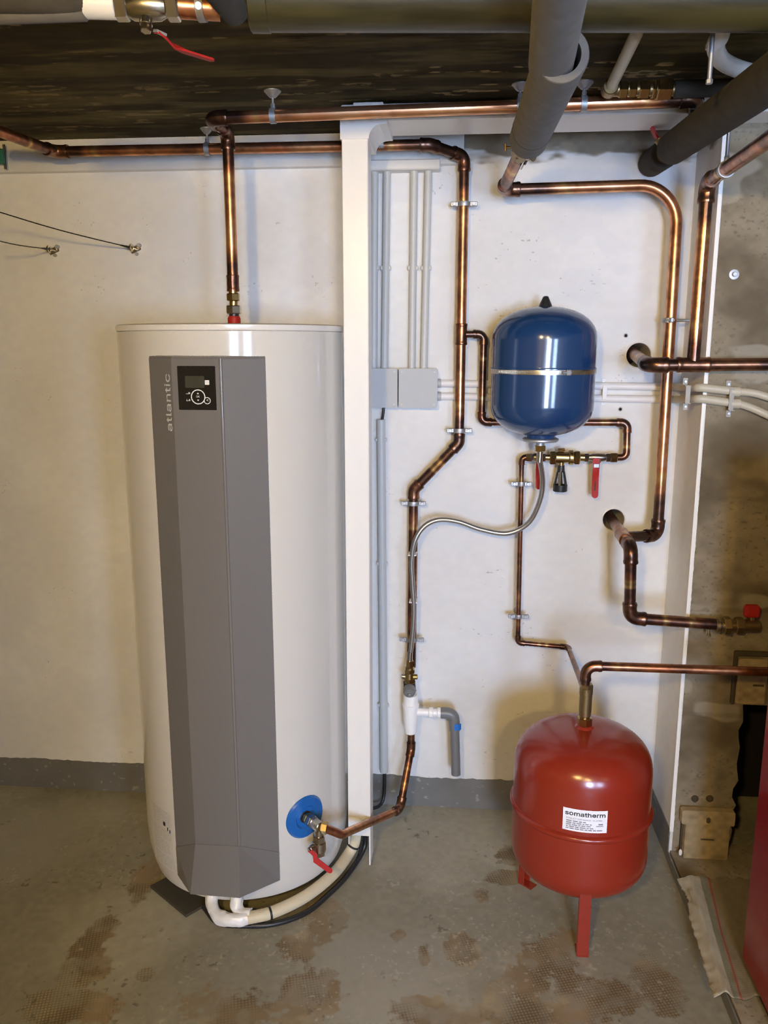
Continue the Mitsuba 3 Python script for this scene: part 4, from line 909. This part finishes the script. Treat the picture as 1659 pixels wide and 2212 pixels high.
tm = text_on('MODELE ET CONTENANCE : 35 LITRES', lw_ * .80, [-lw_ * .42, lh * .53, 0], A([1, 0, 0.]), A([0, 1, 0.]), UP, .0003, height=lh * .065).subdivide_to_size(.006)
part(lk, 'lettering', red_patch(tm, .0010), 'm_ink_soft', False)
rows_ = []
for i, (y, xe) in enumerate(((.43, .05), (.345, .15), (.26, .17), (.175, .22), (.09, .44))):
    x = -.42
    while x < xe - .03:
        w_ = min(RNG.uniform(.03, .13), xe - x); rows_.append(strip(x * lw_, (x + w_) * lw_, y * lh, (y + .045) * lh, 3)); x += w_ + .022
rows_ += [strip(.30 * lw_, .40 * lw_, .36 * lh, .42 * lh, 3), strip(.25 * lw_, .41 * lw_, .29 * lh, .32 * lh, 3)]
part(lk, 'small_print', cat(*[red_patch(m_, .0011) for m_ in rows_]), 'm_ink_soft', False)
k = thing('brass_fittings', 'brass and bronze union column on top of the red tank', 'pipe fitting')
tz = lambda py: U(1264, py, RTY)[2]
TC = A([U(1264, 1530, RTY)[0] * .5 + RTX * .5, RTY, 0])
part(k, 'union', cat(cyl(TC + UP * (zrt + .004), TC + UP * tz(1556), .0145, 24), hexp(TC + UP * tz(1566), TC + UP * tz(1549), .0200), cyl(TC + UP * tz(1550), TC + UP * tz(1540), .0130, 24)), 'm_brass')
part(k, 'nipple', cyl(TC + UP * (zrt), TC + UP * (tz(1574)), .0135, 24), 'm_nickel')
part(k, 'body', cat(cyl(TC + UP * tz(1546), TC + UP * tz(1534), .0155, 28), cyl(TC + UP * tz(1538), TC + UP * tz(1492), .0165, 28), cyl(TC + UP * tz(1500), TC + UP * tz(1484), .0175, 28), hexp(TC + UP * tz(1492), TC + UP * tz(1477), .0180)), 'm_brass_old')

# ================================================================== heater foot: mat, refrigerant lines, cable
ml = [Zp(324, 1918, .0), Zp(352, 1902, .0), Zp(450, 1962, .0), Zp(402, 1983, .0)]
c_m = sum(ml) / 4; ex_m = unit(ml[3] - ml[0]); ey_m = unit(np.cross(UP, ex_m))
one('rubber_pad', 'dark rubber pad sticking out under the left of the heater', 'pad', box(.5 * (ml[0] + ml[3]) + ey_m * .075 + UP * .004, ex_m, ey_m, UP, np.linalg.norm(ml[3] - ml[0]), .15, .008, .0015), 'm_rubber', 30)
k = thing('insulated_hose', 'cream insulated hose wrapping from under the heater up into the white post', 'hose')
hzv = .030
pts = [Zp(531, 1984, hzv), Zp(590, 1970, hzv + .002), Zp(660, 1936, hzv + .004), Zp(718, 1890, hzv + .008), Zp(752, 1846, hzv + .015), W(769, 1812, .345), W(774, 1780, .342), W(772, 1700, .342)]
part(k, 'foam', tube(spline(pts, 9), .0165, 24, None)[0], 'm_cream', True)
tp = [A([*Zp(456, 1942, .06)[:2], .085]) + A([0, .02, 0]), Zp(458, 1950, .05), Zp(470, 1977, hzv + .004), Zp(500, 1987, hzv), Zp(534, 1984, hzv)]
m_ = tube(spline(tp, 9), .0180, 24, None); v_ = m_[0].vertices; m_[0].vertices = v_ + (meshkit.noise(v_ * 60)[:, None] - .5) * .005
part(k, 'white_wrap', m_[0], 'm_tape', True, label='white taped end section')
tp = [A([*Zp(510, 1945, .06)[:2], .10]) + A([0, .02, 0]), Zp(512, 1955, .052), Zp(520, 1972, hzv + .008), Zp(540, 1976, hzv + .006)]
m_ = tube(spline(tp, 9), .0165, 24, None); v_ = m_[0].vertices; m_[0].vertices = v_ + (meshkit.noise(v_ * 70)[:, None] - .5) * .008
part(k, 'white_wrap', m_[0], 'm_tape', True)
cp_ = spline(pts, 9)
for i, ix in enumerate((8, 41)):
    c = A(cp_[ix]); d = A(cp_[ix + 1]) - A(cp_[ix - 1])
    k2 = one('cable_tie', f'black cable tie around the cream hose {("in front of the heater", "near the white post foot")[i]}', 'cable tie', lathe([(.0166, -.0028), (.0184, -.0028), (.0184, .0028), (.0166, .0028), (.0166, -.0028)], c, d, 26), 'm_black')
one('electric_cable', 'black cable lying on the floor under the cream hose', 'cable', tube(spline([Zp(440, 1958, .02), Zp(470, 1992, .009), Zp(520, 1999, .008), Zp(590, 1996, .008), Zp(660, 1972, .008), Zp(712, 1930, .008), Zp(752, 1888, .012), W(787, 1830, .335), W(786, 1780, .335), W(786, 1700, .335)], 8), .0075, 14, None)[0], 'm_black', True)
one('electric_cable', 'second black cable looping from under the heater along the cream hose', 'cable', tube(spline([Zp(452, 1950, .03), Zp(486, 1994, .022), Zp(560, 2000, .006), Zp(625, 1988, .006), Zp(690, 1950, .006), Zp(735, 1908, .008), Zp(765, 1868, .01), W(781, 1820, .35), W(781, 1700, .35)], 8), .0048, 12, None)[0], 'm_black', True)

# ================================================================== right side: boiler, hatches, cloth, valve
b_s = (Zp(1599, 2088, .035) - P0) @ EX; b_o = (Zp(1599, 2088, .035) - P0) @ N
k = thing('boiler', 'glossy red boiler casing at the right edge of the room', 'boiler')
part(k, 'casing', wbox(b_s, b_s + .6, .060, 1.30, b_o, b_o + .75, .008), 'm_boiler', 30)
part(k, 'plinth', wbox(b_s + .012, b_s + .59, .035, .062, b_o + .012, b_o + .74), 'm_black', False)
k = thing('ball_valve', 'dull brass valve with red handle at the right, before the boiler', 'valve')
bv = lambda px, y=1351: W(px, y, OF)
part(k, 'body', cat(cyl(bv(1552), bv(1640), .0175, 26), cyl(bv(1545), bv(1556), .0195, 26)), 'm_brass_old')
for a, b, r in ((1562, 1578, .026), (1588, 1606, .024)): part(k, 'hexagon', hexp(bv(a), bv(b), r), 'm_brass_old')
part(k, 'ring', cyl(bv(1551), bv(1557), .0200, 26), 'm_nickel')
part(k, 'handle', box(W(1624, 1320, OF), EX, UP, N, .042, .036, .024, .006), 'm_red_lever', 30, label='red handle')
part(k, 'stem', cyl(bv(1624), W(1624, 1330, OF), .008), 'm_brass_old')
one('threaded_rod', 'thin dark bolt under the brass valve at the right', 'rod', cat(cyl(W(1531, 1355, OF), W(1531, 1371, OF), .003, 10), cyl(W(1531, 1369, OF), W(1531, 1374, OF), .005, 6)), 'm_brass_old')
# upper soot hatch with its frame
k = thing('soot_hatch', 'beige square flue hatch in a dark frame behind the copper pipe at right', 'hatch')
sa_, zb2 = SZ(1584, 1518, JD); sb_, za2 = SZ(1660, 1412, JD)
part(k, 'frame', cat(wbox(sa_ - .012, sb_, za2 - .006, za2 + .008, JD, JD + .014, .003), wbox(sa_ - .012, sa_ - .002, zb2, za2, JD, JD + .014, .003)), 'm_slot', 30)
part(k, 'door', wbox(sa_ + .001, sb_, zb2, za2 - .014, JD, JD + .016, .006), 'm_iron', 30)
part(k, 'slot', wbox(sa_ + .045, sa_ + .075, zb2 + .060, zb2 + .066, JD + .016, JD + .0175), 'm_slot', False)
# loose hatch lid standing on the ledge
LO = JD + .02
lx0, lx1 = SZ(1474, 1855, LO)[0], SZ(1566, 1855, LO)[0]; lz1 = SZ(1515, 1748, LO)[1]; lz0 = .036
k = thing('hatch_lid', 'loose beige cast hatch lid with wider top lip leaning on the concrete wall', 'hatch lid')
lip = (lz1 - lz0) * .27
poly = Polygon([(lx0, lz0), (lx1, lz0), (lx1, lz1 - lip), (lx1 + .012, lz1 - lip), (lx1 + .012, lz1), (lx0 - .013, lz1), (lx0 - .013, lz1 - lip), (lx0, lz1 - lip)]).buffer(-.004).buffer(.006)
part(k, 'plate', wall_poly(poly, .022, JD + .012), 'm_iron', False)
part(k, 'backing', wbox(lx0 - .008, lx1 - .012, lz0 + .002, lz1 - .02, JD + .001, JD + .013), 'm_slot', False)
lm = (lx0 + lx1) / 2
part(k, 'slot', cat(wall_poly(Point(lm, lz1 - .030).buffer(.006).union(Point(lm, lz1 - .024).buffer(.006)), .0015, JD + .0340), wall_poly(sbox(lm - .018, lz0 + .062, lm + .020, lz0 + .066), .0015, JD + .0340)), 'm_slot', False)
part(k, 'boss', wall_poly(Point(lm - .002, lz0 + .098).buffer(.014), .003, JD + .034), 'm_iron', False)
one('rubble', 'small white plaster crumb beside the hatch lid', 'rubble', trimesh.Trimesh((lambda m: m.vertices * (1 + .3 * (meshkit.noise(m.vertices * 3)[:, None] - .5)) * A([.005, .005, .011]) + (W(1470, 1838, JD + .03) * A([1, 1, 0]) + A([0, 0, .05])))(trimesh.creation.icosphere(2)), trimesh.creation.icosphere(2).faces, process=False), 'm_edge')
# burlap cloth on the ledge
zc_ = .046; cl = [[Zp(1466, 1897, zc_), Zp(1640, 1896, zc_)], [Zp(1502, 2010, zc_), Zp(1650, 2010, zc_)], [Zp(1546, 2158, zc_), Zp(1690, 2150, zc_)]]
nu, nv = 46, 60; V, uv = [], []
for j in range(nv):
    t = j / (nv - 1); i = min(int(t * 2), 1); w = t * 2 - i
    l0 = cl[i][0] * (1 - w) + cl[i + 1][0] * w; l1 = cl[i][1] * (1 - w) + cl[i + 1][1] * w
    for q in range(nu):
        u = q / (nu - 1); p = l0 * (1 - u) + l1 * u
        rag = ((meshkit.noise(A([[t * 60, 0, 0]]))[0] - .5) * .007 + (meshkit.noise(A([[t * 5, 8, 0]]))[0] - .5) * .012) * (u < .05)
        p = p + EX * rag + N * (.02 * (meshkit.noise(A([[u * 12, 5, t > .5]]))[0] - .5) * (t in (0, 1)))
        p[2] = .041 + .012 * meshkit.fbm(A([[u * 5, t * 9, 1]]), 3)[0] + .014 * math.exp(-((u - .13) / .09)**2)
        V.append(p); uv.append((u, t))
f = []
for j in range(nv - 1):
    for q in range(nu - 1):
        a = j * nu + q; f += [(a, a + nu, a + nu + 1), (a, a + nu + 1, a + 1)]
V = A(V); top_n = len(V); V2 = np.vstack([V, V - UP * .004]); f2 = list(f) + [(c + top_n, b + top_n, a + top_n) for a, b, c in f]
ed = [q for q in range(nu)] + [j * nu + nu - 1 for j in range(1, nv)] + [(nv - 1) * nu + q for q in range(nu - 2, -1, -1)] + [j * nu for j in range(nv - 2, 0, -1)]
for a, b in zip(ed, ed[1:] + ed[:1]): f2 += [(a, b, b + top_n), (a, b + top_n, a + top_n)]
one('floor_cloth', 'burlap cloth with pale hem and red and green stripe on the ledge by the boiler', 'cloth', trimesh.Trimesh(V2, f2, process=False), 'm_cloth', True, uv=A(uv + uv))

# ================================================================== left wall: line wires, green clip
for i, (px, py, x0_, y0_) in enumerate(((293, 538, -60, 440), (117, 541, -60, 505))):
    e = W(px, py, 0); k = thing('wall_hook', f'metal eye hook on the left wall, {("right one with the longer wire", "left one with the shorter wire")[i]}', 'hook')
    part(k, 'plate', box(e + N * .003, unit(EX + UP * .4), unit(UP - EX * .4), N, .034, .018, .006, .002), 'm_nickel', 30)
    part(k, 'eye', cat(cyl(e, e + N * .03, .003, 10), lathe([(.006, -.002), (.012, -.002), (.012, .002), (.006, .002), (.006, -.002)], e + N * .034, EX, 18)), 'm_nickel')
    part(k, 'screw', cat(cyl(e + EX * .014 + UP * .010, e + EX * .014 + UP * .010 + N * .012, .006, 10), cyl(e - UP * .015 + EX * .004, e - UP * .015 + EX * .004 + N * .010, .005, 10)), 'm_zinc')
    st_ = e + N * .034; en = U(x0_, y0_, 2.30 - .0 * i)
    mid = .5 * (st_ + en) - UP * .006
    one('clothes_wire', ('upper', 'lower')[i] + ' thin dark wire stretched from the wall hook to the left', 'wire', cat(tube(spline([st_, mid, en], 10), .0016, 8, None)[0], cyl(st_, st_ + unit(mid - st_) * .035, .0042, 10, r1=.0022)), 'm_black', True)
g_ = W(3, 338, .05)
k = thing('plant_clip', 'green clip on a thin black rod at the left edge under the beam', 'clip')
part(k, 'rod', cyl(W(12, 365, .05), W(8, 312, .05), .0035, 10), 'm_black')
part(k, 'clip', box(W(-2, 338, .055), EX, UP, N, .032, .042, .02, .004), 'm_green', 30, label='green clip')
